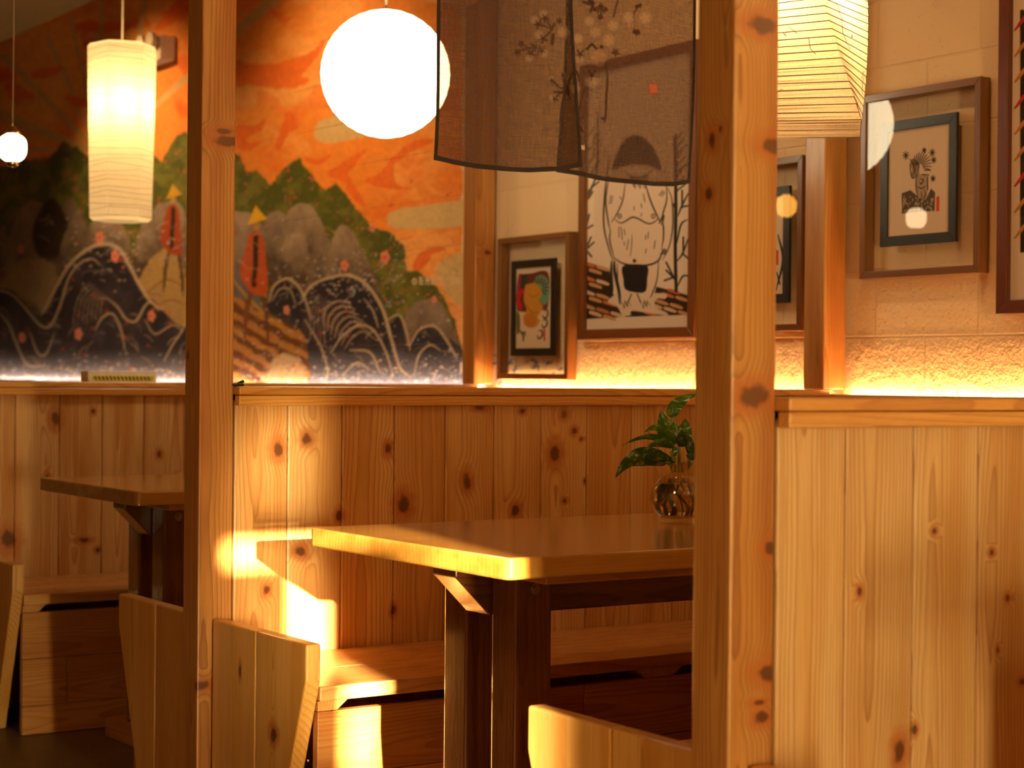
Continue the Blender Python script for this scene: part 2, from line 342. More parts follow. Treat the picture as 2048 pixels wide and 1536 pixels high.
    for P, t in (([(440, 600), (450, 440), (490, 425), (512, 440), (530, 470), (522, 580)], 1.1), ([(524, 560), (528, 450), (550, 422), (572, 440), (580, 560)], 1.0), ([(560, 570), (565, 450), (590, 410), (620, 412), (640, 440), (668, 520), (660, 590)], 1.1),
                 ([(655, 580), (664, 480), (685, 450), (705, 465), (730, 510), (762, 600), (700, 610)], 1.05), ([(565, 560), (568, 480), (590, 465), (610, 478), (620, 560)], 1.2), ([(800, 760), (812, 630), (845, 600), (880, 605), (905, 650), (925, 720), (925, 780)], .8)):
        rock(P, t)
    for (rx, w) in ((360, 1), ):
        cv.poly([(270, 575), (315, 505), (345, 500), (372, 560), (372, 660), (330, 640), (300, 600)], (.42, .27, .11), soft=3, wob=3)
    sea = (.022, .017, .030)
    def ssh(x, y):
        n = fbm(x*.04, y*.02, 55); k = np.clip((n-.45)*3, 0, 1)[:, None]; b = np.clip((y-700)/60, 0, 1)[:, None]*.75
        c = np.array(sea)*(1-k)+np.array((.06, .045, .06))*k; return c*(1-b)+np.array((.20, .20, .28))*b
    cv.poly([(-200, 640), (-120, 560), (-60, 620), (-20, 585), (20, 578), (48, 605), (72, 628), (95, 622), (120, 560), (150, 512), (185, 490), (232, 490), (262, 530), (288, 585), (312, 605), (345, 640), (374, 655), (470, 655), (474, 800), (-200, 800)], sea, shade=ssh, soft=2.5)
    cv.poly([(535, 620), (540, 585), (560, 558), (590, 560), (606, 596), (640, 562), (680, 548), (722, 560), (758, 592), (780, 645), (800, 632), (816, 690), (832, 660), (862, 650), (892, 672), (930, 710), (930, 800), (440, 800), (440, 720), (590, 740), (612, 690), (560, 640)], sea, shade=ssh, soft=2.5)
    cv.poly([(470, 520), (485, 560), (520, 600), (535, 640), (474, 660)], (.12, .13, .2), soft=10, op=.7)
    # raft and its planks
    def rsh(x, y):
        s = np.sin((x*.55-y*.95)*.22+vnoise(x*.05, y*.05, 4)*2)[:, None]; k = np.clip(s*1.2+.4, 0, 1); return np.array((.42, .19, .035))*k+np.array((.13, .045, .012))*(1-k)
    cv.poly([(440, 600), (476, 596), (505, 608), (560, 640), (605, 665), (616, 720), (606, 768), (440, 768)], (0, 0, 0), shade=rsh, soft=3, wob=3)
    cv.stroke([(466, 560), (500, 600), (545, 640), (590, 665)], 7, (.40, .22, .04)); cv.stroke([(278, 600), (330, 560), (372, 575)], 3, (.25, .12, .03)); cv.stroke([(300, 620), (340, 600), (372, 610)], 3, (.25, .12, .03))
    cv.poly([(536, 770), (545, 720), (575, 708), (600, 720), (612, 770)], (.50, .36, .2), soft=10, op=.9, wob=6)
    # boatmen
    for dx, dy, sc, tn in ((512, 412, 1., 1.), (346, 368, .8, .75)):
        T = lambda L: [(dx+(a-512)*sc, dy+(b-412)*sc) for a, b in L]
        cv.stroke(T([(505, 570), (494, 620), (488, 680)]), 10*sc, (.17*tn, .06, .02)); cv.stroke(T([(522, 575), (533, 630), (537, 690)]), 8*sc, (.12*tn, .04, .015))
        cv.poly(T([(492, 490), (503, 466), (520, 464), (530, 500), (535, 585), (520, 590), (498, 580), (480, 545)]), (.48*tn, .085*tn, .015), soft=2.5, wob=1.5)
        cv.stroke(T([(512, 474), (511, 520), (508, 570)]), 10*sc, (.03, .015, .01), taper=False)
        cv.disc(*T([(513, 452)])[0], 7*sc, (.42, .25, .1), ry=10*sc); cv.poly(T([(495, 450), (511, 411), (534, 438)]), (.78*tn, .46*tn, .03), smooth=False, soft=1.6)
    # foam
    W = (.60, .46, .33)
    for P, w in (([(84, 628), (105, 588), (135, 535), (168, 503), (200, 489), (235, 495), (258, 530), (280, 572), (302, 604), (330, 622)], 8), ([(-140, 590), (-80, 640), (-30, 590), (0, 582), (25, 590), (52, 618), (80, 650), (100, 652), (120, 612), (138, 555), (162, 525), (185, 518), (200, 530)], 4.5), ([(215, 597), (235, 614), (252, 638), (272, 642), (290, 612), (304, 604), (318, 622)], 4.5),
                 ([(0, 628), (18, 650), (38, 700), (56, 730), (90, 732)], 4), ([(60, 665), (75, 705), (92, 708), (108, 668)], 3.5), ([(190, 660), (205, 635), (225, 628), (242, 660), (250, 700)], 4), ([(290, 640), (310, 668), (345, 650), (366, 662)], 3), ([(328, 722), (345, 690), (362, 665), (374, 640)], 3.5),
                 ([(538, 604), (548, 572), (575, 557), (598, 575), (612, 604), (622, 640)], 6), ([(545, 600), (560, 578), (580, 580), (592, 610)], 3), ([(603, 604), (622, 572), (660, 555), (700, 551), (735, 572), (765, 618), (783, 680), (800, 735), (818, 752)], 8), ([(610, 640), (640, 690), (655, 740), (650, 765)], 4),
                 ([(662, 705), (685, 672), (718, 650), (748, 662), (772, 705), (786, 750)], 5), ([(775, 640), (798, 630), (812, 660), (820, 700)], 5), ([(820, 690), (838, 660), (868, 652), (890, 676), (914, 716)], 6), ([(828, 750), (838, 710), (860, 690), (880, 700)], 4), ([(700, 700), (740, 705), (760, 745)], 5), ([(728, 598), (745, 620), (757, 655)], 3.5), ([(690, 745), (715, 725), (740, 740)], 4)):
        cv.stroke(P, w*.8, W, op=.88, soft=2.5)
    for k in range(7):
        cv.stroke([(146+k*9, 655-k*3), (152+k*9, 610-k*2), (168+k*9, 578+k*4), (190+k*6, 570+k*6)], 2.4, (.30, .22, .17), op=.75, soft=1.8)
        cv.stroke([(648+k*7, 655+k*7), (650+k*9, 622+k*9), (672+k*9, 603+k*10), (702+k*8, 606+k*12)], 4.5-k*.3, (.46, .33, .22), op=.8, soft=1.8)
        if k < 5: cv.stroke([(620+k*7, 680+k*3), (624+k*7, 620), (640+k*6, 590+k*3)], 2.4, (.25, .19, .16), op=.7); cv.stroke([(20-k*12, 640), (10-k*12, 620), (-8-k*12, 612)], 2.4, (.3, .22, .17), op=.7)
    r = np.random.RandomState(5)
    for _ in range(900):
        u = r.rand()
        if u < .45: px, py = r.uniform(-150, 925), 765-abs(r.normal(0, 26))
        elif u < .7: px, py = r.normal(690, 70), r.normal(560, 40)
        elif u < .85: px, py = r.normal(240, 70), r.normal(500, 40)
        else: px, py = r.uniform(500, 918), r.uniform(600, 760)
        if px < 922: cv.disc(px, py, r.uniform(1.2, 3.2), [(.62, .48, .36), (.55, .5, .5), (.30, .34, .5)][r.randint(3)], r.uniform(.4, .9), ry=r.uniform(1., 2.6))
    for _ in range(60):
        px, py = r.uniform(-100, 918), r.uniform(320, 740); cv.disc(px, py, 2.5, (.5, .03, .05), .7, ry=3.5)
    for fx, fy, s in ((770, 515, 11), (689, 531, 9), (199, 475, 10), (230, 512, 10), (303, 632, 9), (157, 668, 9), (573, 620, 7), (42, 498, 7), (44, 675, 8), (745, 455, 7), (868, 600, 6)):
        for k in range(5): cv.disc(fx+math.cos(k*1.257)*s*.5, fy+math.sin(k*1.257)*s*.8, s*.42, (.74, .26, .17), .9, ry=s*.6)
        cv.disc(fx, fy, s*.3, (.62, .07, .06), .9)
    cv.disc(829, 563, 5.5, (.66, .5, .32), .9, ry=7); cv.disc(829, 563, 2.2, g1, .9, ry=3); letters(cv, 'ENDO.DR', 838, 554, 3.1, (.70, .54, .38), 1.)
    for _ in range(420):       # short brush strokes over sea and rock
        px, py = r.uniform(-120, 915), r.uniform(440, 755)
        if 372 < px < 470: continue
        a = math.sin(px*.03)*.9+r.normal(0, .35); L = r.uniform(5, 16); dx, dy = math.cos(a)*L, math.sin(a)*L
        cl = [(.50, .38, .28), (.22, .20, .26), (.10, .07, .06), (.36, .26, .18)][r.randint(4)]
        cv.stroke([(px-dx, py-dy), (px+dy*.25, py-dx*.25), (px+dx, py+dy)], r.uniform(1.5, 3.2), cl, op=r.uniform(.25, .6), soft=1.6)
    I = np.where(X < 925)[0]; x, y = X[I], Y[I]; cv.c[I] *= (.84+.32*fbm(x*.14, y*.14, 91))[:, None]
    # base of the wave runs on past the post onto the bare wall
    I = np.where((X > 920) & (X < 1300) & (Y > 640))[0]; x, y = X[I], Y[I]
    d = np.clip((y-690)/40, 0, 1)*np.clip((1165-x)/90, 0, 1); n = fbm(x*.09, y*.09, 61)
    k = (np.clip((n-.60+.22*d)*9, 0, 1)*np.clip(d*3, 0, 1))[:, None]; n2 = (fbm(x*.11, y*.11, 71) > .5)[:, None]
    cv.c[I] = cv.c[I]*(1-k)+np.where(n2, np.array((.16, .17, .26)), np.array((.62, .5, .42)))*k
    cv.disc(1210, 738, 9, (.3, .25, .42), .5, ry=4); cv.disc(1150, 728, 12, (.85, .66, .45), .4, ry=10)
    return cv.c
def build_wall():
    us = np.concatenate([np.arange(-420, -160, 12.), np.arange(-160, 1176, 2.6)]); zs0 = []
    X = np.array([on_y(u, 700, WALL)[0] for u in us])
    zt = np.concatenate([np.arange(-.12, 1.0, .0048), np.arange(1.0, CEIL+.01, .0085)]); zt[-1] = CEIL
    G = np.stack(np.meshgrid(X, zt), -1).reshape(-1, 2)
    P = np.column_stack([G[:, 0], np.full(len(G), WALL), G[:, 1]])
    px, py = to_px(P); col = paint_wall(px, py)
    nu, nv = len(X), len(zt); j, i = np.meshgrid(np.arange(nv-1), np.arange(nu-1), indexing='ij'); a = (j*nu+i).ravel()
    fs = np.column_stack([a, a+1, a+nu+1, a+nu])
    extra = [(X[-1], WALL, -.12), (3.1, WALL, -.12), (3.1, WALL, CEIL), (X[-1], WALL, CEIL), (-15, WALL, FLOOR), (3.1, WALL, FLOOR), (3.1, WALL, -.12), (-15, WALL, -.12), (-15, WALL, -.12), (X[0], WALL, -.12), (X[0], WALL, CEIL), (-15, WALL, CEIL)]
    n = len(P); P = np.vstack([P, np.array(extra)]); col = np.vstack([col, np.tile(np.array(BEIGE), (8, 1)), np.tile(np.array((.7, .25, .05)), (4, 1))])
    me = bpy.data.meshes.new('wall_back'); faces = fs.tolist()+[[n, n+1, n+2, n+3], [n+4, n+5, n+6, n+7], [n+8, n+9, n+10, n+11]]
    me.from_pydata(P.tolist(), [], faces)
    at_ = me.attributes.new('paint', 'FLOAT_COLOR', 'POINT'); c4 = np.ones((len(P), 4), np.float32); c4[:, :3] = col; at_.data.foreach_set('color', c4.ravel())
    me.materials.append(painted('painted_block_wall', .75, plaster_bump, .2))
    o = bpy.data.objects.new('wall_back', me); C.objects.link(o); o['kind'] = 'structure'
build_wall()
M_floor = flat('floor_concrete', (.15, .10, .045), .45, bump=.2, bscale=9)
M_ceil = flat('ceiling_paint', (.30, .19, .06), .8, bump=.2, bscale=20)
M_room = flat('room_wall_paint', (.62, .42, .24), .8, bump=.2, bscale=30)
def struct(name, mb, m): return tag(mb.build(name, m), kind='structure')
struct('floor', MB().box(-15, 3.1, -2.6, 4.0, FLOOR-.1, FLOOR, bev=0), M_floor)
struct('ceiling', MB().box(-15, 3.1, -2.6, 4.0, CEIL, CEIL+.1, bev=0), M_ceil)
struct('wall_front', MB().box(-15, 3.1, -2.6, -2.5, FLOOR, CEIL, bev=0), M_room)
struct('wall_left', MB().box(-15.1, -15, -2.6, 4.0, FLOOR, CEIL, bev=0), M_room)
# unseen street wall; its openings are shaped to throw the low sun's patches
wr = MB(); A0, A1, AZ0, AZ1 = .315, .602, .605, .668; B0, BZ0 = .49, -.64
wr.box(3, 3.1, -2.6, -.95, FLOOR, CEIL, bev=0).box(3, 3.1, -.95, .12, -.15, CEIL, bev=0).box(3, 3.1, -.95, .12, FLOOR, -.72, bev=0).box(3, 3.1, .12, A0, FLOOR, CEIL, bev=0).box(3, 3.1, A1, 4, FLOOR, CEIL, bev=0).box(3, 3.1, A0, A1, AZ1, CEIL, bev=0).box(3, 3.1, A0, B0, FLOOR, AZ0, bev=0).box(3, 3.1, B0, A1, FLOOR, BZ0, bev=0)
struct('wall_right', wr, M_room)
struct('floor_sun_pane', MB().box(3.045, 3.05, -.95, .12, -.72, -.15, bev=0), glass_pane('floor_sun_glass'))  # pane of an opening added so sun on the floor bounces upward
struct('fill_panel_low', MB().box(2.985, 2.999, .74, .93, -1.0, .10, bev=0), flat('low_panel_opaque', (.7, .6, .45), .3))  # opaque panel added as backing for the low area lamp
struct('fill_panel_side', MB().box(2.985, 2.999, .70, 2.00, .2, 1.24, bev=0), flat('side_panel_opaque', (.7, .6, .45), .3))  # solid panel added behind the side area lamp; lets no light through
struct('window_1', MB().box(3.045, 3.05, A0, A1, BZ0, AZ1, bev=0), glass_pane('window_glass'))

# ------------------------------------------------------------------ woods
KN_MID = knots_on_x([(555, 898, 13, 1.4), (612, 878, 12, 1.1), (774, 897, 8, 1.7), (806, 1008, 17, 1.3), (932, 962, 12, 1.5), (600, 1103, 14, .8), (532, 1180, 8, 1.4), (677, 1030, 9, 1.3), (1030, 1022, 11, 1.3), (1127, 829, 9, 1.1), (1147, 862, 8, 1.0), (1161, 878, 5, 1), (1108, 907, 15, 1.4), (1127, 1001, 5, 1.2), (1168, 962, 4, 1.6), (958, 815, 13, .5), (785, 1220, 6, 2.0), (1044, 822, 8, .8)], PX[1])
KN_R = knots_on_x([(1716, 1183, 9, 1.5), (1866, 1062, 9, 1.0), (1980, 1105, 9, 1), (2012, 1195, 10, 1.1), (1992, 1300, 6, 1.6), (1797, 1500, 22, 1.6), (1826, 1458, 10, 1.4), (2042, 1363, 16, .6)], PX[0])
KN_L = knots_on_x([(110, 838, 10, 1.5), (185, 823, 5, 1.2), (94, 955, 4, 1.8), (318, 908, 6, 1.3), (17, 1080, 16, 1.2), (168, 1080, 12, .4), (195, 1100, 5, 1), (353, 957, 4, 1.4)], PX[2])
M_pl = [wood('knotty_panel_near', light=(.76, .54, .27), mid=(.64, .38, .14), dark=(.32, .13, .03), knots=KN_R, ring=.0068, contrast=.9, spread=.03), wood('knotty_panel_middle', knots=KN_MID, ring=.008, contrast=.85), wood('knotty_panel_far', knots=KN_L, mid=(.6, .3, .09))]
def kx(l, x): return [(x, on_x(a, b, x)[1], on_x(a, b, x)[2], r, s) for a, b, r, s in l]
def ky(l, y): return [(on_y(a, b, y)[0], y, on_y(a, b, y)[2], r, s) for a, b, r, s in l]
POSTC = dict(light=(.56, .28, .08), mid=(.42, .16, .034), dark=(.18, .05, .009), pid_var=0, rough=.42)
M_post = [wood('post_wood_near', knots=kx([(1524, 50, .010, 1.4), (1550, 292, .009, 1.5), (1509, 792, .011, 1.6), (1541, 1095, .005, 2.2), (1538, 1345, .008, 2), (1520, 1405, .005, 1), (1522, 1435, .005, 2)], PX[0])+ky([(1425, 278, .010, 1.5), (1441, 258, .005, 1.4), (1417, 388, .009, 1.2)], PY), **POSTC),
          wood('post_wood_middle', knots=kx([(462, 283, .014, 1.0), (448, 262, .008, 1.)], PX[1])+ky([(376, 712, .006, 1.6), (394, 1372, .012, 1)], PY), **POSTC), wood('post_wood_far', **POSTC)]
M_wpost = [wood('wall_post_near', knots=ky([(1632, 257, .006, 1.2), (1618, 354, .009, 1), (1627, 440, .010, 1.7), (1613, 583, .006, 1), (1625, 578, .007, 1.2), (1616, 660, .010, 1.2)], 3.84), **POSTC), wood('wall_post_far', knots=kx([(976, 505, .007, 1.4)], PX[2]), **POSTC)]
M_cap = wood('cap_rail_wood', light=(.76, .42, .11), mid=(.66, .32, .07), dark=(.38, .13, .025), ring=.006, rough=.3, coat=.4)
M_bench = wood('bench_wood', light=(.78, .45, .17), mid=(.66, .33, .10), dark=(.38, .14, .035), rough=.3, coat=.4)
M_end = wood('bench_end_wood', light=(.82, .50, .17), mid=(.72, .38, .09), dark=(.42, .16, .035), knots=[(on_y(547, 1468, 1.858)[0], 1.858, on_y(547, 1468, 1.858)[2], .016, 1.1), (on_y(480, 1342, 1.858)[0], 1.858, on_y(480, 1342, 1.858)[2], .006, 2.5)], ring=.0058, rough=.4)
M_top = wood('varnished_table_top', light=(.56, .31, .065), mid=(.47, .22, .038), dark=(.30, .11, .018), ring=.014, contrast=.5, rough=.12, coat=1., bump=.08, pid_var=.12)
M_leg = wood('dark_stained_leg', light=(.22, .075, .018), mid=(.16, .05, .012), dark=(.07, .02, .006), ring=.009, rough=.22, coat=.7, bump=.15, pid_var=.1)
M_base = wood('bench_base_wood', light=(.68, .36, .12), mid=(.56, .25, .07), dark=(.32, .09, .02))
M_beam = wood('beam_wood', light=(.74, .42, .1), mid=(.66, .32, .06), dark=(.4, .15, .03))

# ------------------------------------------------------------------ booths
WHERE = ['nearest, right of the picture', 'middle, behind the set table', 'farthest, at the left edge']
def post(i):
    x = PX[i]
    o = MB().box(x-.089, x, PY, PY+.089, FLOOR, CEIL-.002, bev=.004, pid=(.31, .62, .13)[i]).build('wooden_post', M_post[i], origin=(x-.045, PY+.045, FLOOR))
    tag(o, ['knotty cedar post standing nearest, right of the hanging cloth', 'knotty cedar post on the left, in front of the mural', 'cedar post at the aisle end of the leftmost partition'][i], 'post', 'aisle posts between the booths')
    o = MB().box(x-.089, x, 3.84, 3.929, -.027, CEIL-.002, bev=.004, pid=(.41, .77, .2)[i]).build('wall_post', M_wpost[min(i, 1)], origin=(x-.045, 3.885, -.027))
    tag(o, ['cedar post against the block wall between framed prints, below paper lantern', 'cedar post against the wall where the mural ends, left of small framed print', 'cedar post against the mural wall, farthest left'][i], 'post', 'wall posts behind the booths')
def partition(i):
    x = PX[i]; y0, y1 = PY+.0895, 3.84
    r = empty('booth_partition', (x, y0, FLOOR), ['knotty tongue-and-groove booth partition at right, nearest the camera', 'sunlit knotty plank booth partition behind the varnished table', 'dim knotty plank booth partition at far left under the mural'][i], 'partition', 'plank partitions between the booths')
    mb = MB(); w = .1515; n = int((y1-y0)/w)+1; rr = random.Random(10+i)
    st = on_x((1689, 683, 118)[i], (900, 900, 900)[i], x)[1]; ys = [st+w*k for k in range(-3, 20)]
    ys = [y0+.001]+[q for q in ys if y0+.02 < q < y1-.02]+[y1-.002]
    for a, b in zip(ys, ys[1:]):
        c = (a+b)/2; 
        mb.box(x-.012, x+.0035, a+.0008, b-.0008, FLOOR+.002, -.06, axis='zy', bev=.0042, seg=2, pid=rr.random(), cen=(x, c, 0))
        mb.box(x-.099, x-.081, a+.0008, b-.0008, FLOOR+.002, -.06, axis='zy', bev=.0042, seg=1, pid=rr.random(), cen=(x, c, 0))
    mb.box(x-.081, x-.012, y0+.002, y1-.002, FLOOR+.002, -.0605, axis='zy', bev=0)
    mb.build('plank_panel', M_pl[i], r)
    MB().box(x-.115, x+.031, y0, y1-.001, -.0475, -.027, axis='y', bev=.003).build('cap_rail', M_cap, r)
    MB().box(x+.004, x+.031, y0, y1-.001, -.0735, -.0485, axis='y', bev=.003).build('cap_trim', M_cap, r)
    MB().box(x-.126, x-.0995, y0, y1-.001, -.0735, -.0485, axis='y', bev=.003).build('cap_trim', M_cap, r)
def bench(i, side):
    """side +1: bench in front of partition i; -1: bench on its back"""
    x = PX[i]+(.0045 if side > 0 else -.100); s = side; y0, y1 = 1.896, 3.82; D = .488
    X = lambda a, b: sorted((x+s*a, x+s*b))
    names = {(0, 1): 'slatted cedar bench of the right booth, along the nearest partition', (1, 1): 'sunlit cedar bench along the middle partition behind the table', (2, 1): 'dim cedar bench along the far left partition',
             (0, -1): 'cedar bench at the bottom between the table and the nearest post', (1, -1): 'cedar bench behind the left post, end board leaning right'}
    r = empty('booth_bench', (x+s*.25, 1.88, FLOOR), names[(i, side)], 'bench', 'booth benches along the partitions')
    MB().box(*X(.002, .255), y0, y1, -.716, -.683, axis='y', bev=.003).build('seat_board', M_bench, r)
    MB().box(*X(.256, D), y0, y1, -.716, -.683, axis='y', bev=.003).build('seat_board', M_bench, r)
    MB().prism([(y0, -.717), (y0+.075, -.717), (y0+.048, -.739), (y0, -.739)], 'x', *X(.30, D-.01), bev=.001, axis='x').build('spacer_block', M_bench, r)
    MB().prism([(2.78, -.717), (2.92, -.717), (2.895, -.739), (2.805, -.739)], 'x', *X(.30, D-.01), bev=.001, axis='x').build('spacer_block', M_bench, r)
    MB().box(*X(.01, .10), y0, y1, -.739, -.717, axis='y', bev=0).build('back_rail', M_bench, r)
    b = MB(); zz = [-.740, -.885, -1.03, FLOOR+.001]
    for k in range(3):
        cuts = [y0, (2.6, 2.0, 2.9)[k]+.02*i, y1]
        for a, c in zip(cuts, cuts[1:]): b.box(*X(D-.035, D-.012), a+.001, c-.001, zz[k+1]+.001, zz[k]-.0005, axis='y', bev=.002)
    b.build('base_board', M_base, r)
    zt, zb = -.587, FLOOR+.001; P = [(.005, zt-.002), (D+.006, zt), (D+.008, -.665), (D-.16, zb), (.005, zb)]
    mid = .243
    def cut(a, b2):
        xr = lambda z: D+.008-(0 if z > -.665 else (.168)*(-.665-z)/(-.665-zb))
        return [(x+s*a, zt), (x+s*b2, zt), (x+s*b2, zb), (x+s*a, zb)]
    e = MB().prism([(x+s*.004, zt), (x+s*(mid-.0008), zt), (x+s*(mid-.0008), zb), (x+s*.004, zb)], 'y', 1.858, 1.8945, bev=.005, seg=2, axis='z', pid=.2+.1*i)
    e.prism([(x+s*(mid+.0008), zt), (x+s*(D+.006), zt), (x+s*(D+.006), -.668), (x+s*(D-.155), zb), (x+s*(mid+.0008), zb)], 'y', 1.858, 1.8945, bev=.005, seg=2, axis='z', pid=.5+.13*i+.05*s)
    e.build('end_panel', M_end, r)
TZ = -.33
M_bolt = flat('bolt_steel', (.35, .28, .2), .35, metal=1)
def table(i, dy=0, dz=0):
    cx = PX[i]-1.06+(BAY*1 if False else 0); xa, xb = cx-.3925, cx+.3925; ya, yb = 1.86+dy, 3.80; T = TZ+dz
    r = empty('booth_table', (cx, 2.09+dy, FLOOR), {-1: 'varnished trestle table of the right booth', 0: 'varnished trestle table with dark legs carrying the glass vase', 1: 'dim trestle table in the left booth behind the left post'}[i], 'table', 'trestle tables in the booths')
    def rc(x0, x1, y0, y1, rad, n=4):
        P = []
        for (px, py, a0) in ((x1-rad, y1-rad, 0), (x0+rad, y1-rad, 90), (x0+rad, y0+rad, 180), (x1-rad, y0+rad, 270)):
            for k in range(n+1): a = math.radians(a0+90*k/n); P.append((px+rad*math.cos(a), py+rad*math.sin(a)))
        return P
    MB().prism(rc(xa, xb, ya, yb, .016), 'z', T-.041, T, bev=.005, axis='y', seg=3, pid=.37+.2*i).build('table_top', M_top, r)
    MB().prism([(xa+.04, ya+.115), (xb-.04, ya+.115), (xb-.04, yb-.1), (xa+.04, yb-.1)], 'z', T-.059, T-.0415, bev=.003, axis='y').build('under_board', M_top, r)
    b = T-.0595
    MB().prism([(ya+.105, b), (ya+.105, b-.014), (ya+.188, b-.096), (yb-.2, b-.096), (yb-.15, b-.05), (yb-.15, b)], 'x', cx-.045, cx+.045, bev=.003, axis='y').build('cleat', M_leg, r)
    for y in (ya+.19, yb-.35):
        for x in (cx-.137, cx+.0475): MB().box(x, x+.0895, y, y+.0895, FLOOR+.07, b-.0005, bev=.007, seg=3).build('leg', M_leg, r)
        MB().prism([(cx-.30, FLOOR), (cx-.30, FLOOR+.055), (cx-.24, FLOOR+.069), (cx+.24, FLOOR+.069), (cx+.30, FLOOR+.055), (cx+.30, FLOOR)], 'y', y-.005, y+.095, bev=.004, axis='x').build('foot', M_base, r)
    bo = MB(); zc, yc, xc = b-.035, ya+.235, cx+.1375
    for (rr, t0, t1) in ((.012, -.001, .003), (.007, .002, .007)):
        vs = [(xc+t, yc+rr*math.cos(k*math.pi/6), zc+rr*math.sin(k*math.pi/6)) for t in (t0, t1) for k in range(12)]
        bo.add(vs, [tuple(range(12, 24))]+[(k, (k+1) % 12, 12+(k+1) % 12, 12+k) for k in range(12)])
    bo.build('bolt', M_bolt, r)
for i in range(3): post(i); partition(i); bench(i, 1)
bench(0, -1); bench(1, -1)
# table(i) stands left of partition i; the right booth's own table is i=-1
PX_ = PX
PX = {0: PX_[0], 1: PX_[1], 2: PX_[2], 3: PX_[3], -1: PX_[0]+BAY}
table(0); table(1, dy=.075, dz=.01); table(-1, dy=.11)
for i, y in ((0, 3.5), (1, 3.5), (2, 3.5)):
    o = MB().box(PX[i]-.089, PX[i], PY+.0895, 3.8395, 1.45, 1.54, axis='y', bev=.003).build('ceiling_beam', M_beam, origin=(PX[i]-.045, PY+.09, 1.45))
    tag(o, ['pine beam over the nearest partition', 'pine beam carrying the hanging cloth', 'pale pine beam high above the round lantern'][i], 'beam', 'beams over the partitions')

# ledge and light strip along the wall
lm = MB(); lm.box(-15, 3, 3.842, 3.949, -.10, -.058, axis='x', bev=0).box(-15, 3, 3.842, 3.862, -.0578, -.040, axis='x', bev=.002); lm.box(-15, 3, 3.90, 3.949, FLOOR, -.1005, axis='z', bev=0)
for i in range(3): pass
tag(lm.build('trim_1', M_cap), kind='structure')
for i in range(4):
    x1 = (2.9, PX[0]-.1, PX[1]-.1, PX[2]-.1)[i]; x0 = (PX[0]+.005, PX[1]+.005, PX[2]+.005, -13.5)[i]
    o = MB().box(x0, x1, 3.930, 3.938, -.0575, -.050, bev=0).build('light_strip', emis('strip_light_%d' % i, (1, .55, .2) if i < 3 else (1, .78, .52), (150, 150, 150, 75)[i]), origin=((x0+x1)/2, 3.934, -.0575))
    tag(o, ['glowing light strip on the wall ledge right of the wall post', 'glowing light strip on the ledge below the large print', 'glowing light strip on the ledge under the small colourful print', 'pale light strip along the foot of the mural'][i], 'light strip', 'light strips on the wall ledge')

# ------------------------------------------------------------------ framed prints
M_fr = wood('brown_frame_wood', light=(.22, .088, .022), mid=(.17, .06, .014), dark=(.09, .03, .006), rough=.35, pid_var=.1, coat=.2, contrast=.4)
M_frd = wood('dark_red_frame_wood', light=(.15, .035, .012), mid=(.12, .028, .01), dark=(.06, .015, .006), rough=.35, pid_var=.1, coat=.3, contrast=.4)
M_frm = wood('red_brown_frame_wood', light=(.20, .062, .014), mid=(.16, .046, .01), dark=(.08, .022, .005), rough=.35, pid_var=.1, coat=.2, contrast=.4)
M_blk = flat('black_frame', (.012, .010, .010), .4)
M_glass = glass_pane('picture_glass', 1.5)
M_paper = painted('printed_paper', .8, None, .1)
def bars(mb, x0, x1, z0, z1, w, y0, y1, bev=.0015):
    mb.prism([(x0, z0), (x1, z0), (x1-w, z0+w), (x0+w, z0+w)], 'y', y0, y1, bev, axis='x'); mb.prism([(x0, z1), (x1, z1), (x1-w, z1-w), (x0+w, z1-w)], 'y', y0, y1, bev, axis='x')
    mb.prism([(x0, z0), (x0+w, z0+w), (x0+w, z1-w), (x0, z1)], 'y', y0, y1, bev, axis='z'); mb.prism([(x1, z0), (x1-w, z0+w), (x1-w, z1-w), (x1, z1)], 'y', y0, y1, bev, axis='z')
    return mb
def sheet(x0, x1, z0, z1, y, res, fn, bg, name, parent):
    nx, nz = max(2, int((x1-x0)/res)), max(2, int((z1-z0)/res)); xs = np.linspace(x0, x1, nx); zs = np.linspace(z0, z1, nz)
    G = np.stack(np.meshgrid(xs, zs), -1).reshape(-1, 2); P = np.column_stack([G[:, 0], np.full(len(G), y), G[:, 1]])
    px, py = to_px(P); cv = Canvas(px, py, bg); fn(cv)
    m = MB().grid([tuple(p) for p in P], nx, nz)
    m.v += [(x0, y+.002, z0), (x1, y+.002, z0), (x1, y+.002, z1), (x0, y+.002, z1)]; m.gp += [(0, 0, 0)]*4; m.bl += [(0, 0, 0)]*4; n = nx*nz; m.f.append((n+3, n+2, n+1, n)); m.sm.append(False)
    return m.build(name, M_paper, parent, col=np.vstack([cv.c, np.tile(np.array(bg), (4, 1))]))
INK = (.02, .016, .014); PAPER = (.72, .55, .42)
def framed(x0, x1, z0, z1, inner, fn, label, w=.022, mat=M_fr, res=.0016, bg=PAPER):
    r = empty('framed_print', ((x0+x1)/2, WALL-.003, z0), label, 'framed print', 'framed prints hung on the block wall')
    bars(MB(), x0, x1, z0, z1, w, 3.902, 3.943).build('outer_frame', mat, r)
    if inner:
        a, b, c, d = inner; bars(MB(), a, b, c, d, .029, 3.911, 3.922, .001).build('mount_frame', M_blk, r); sheet(a+.028, b-.028, c+.028, d-.028, 3.917, res, fn, bg, 'printed_sheet', r)
    else: sheet(x0+w-.002, x1-w+.002, z0+w-.002, z1-w+.002, 3.92, res, fn, bg, 'printed_sheet', r)
    MB().box(x0+w-.004, x1-w+.004, 3.9065, 3.9085, z0+w-.004, z1-w+.004, bev=0).build('glass', M_glass, r)
    return r
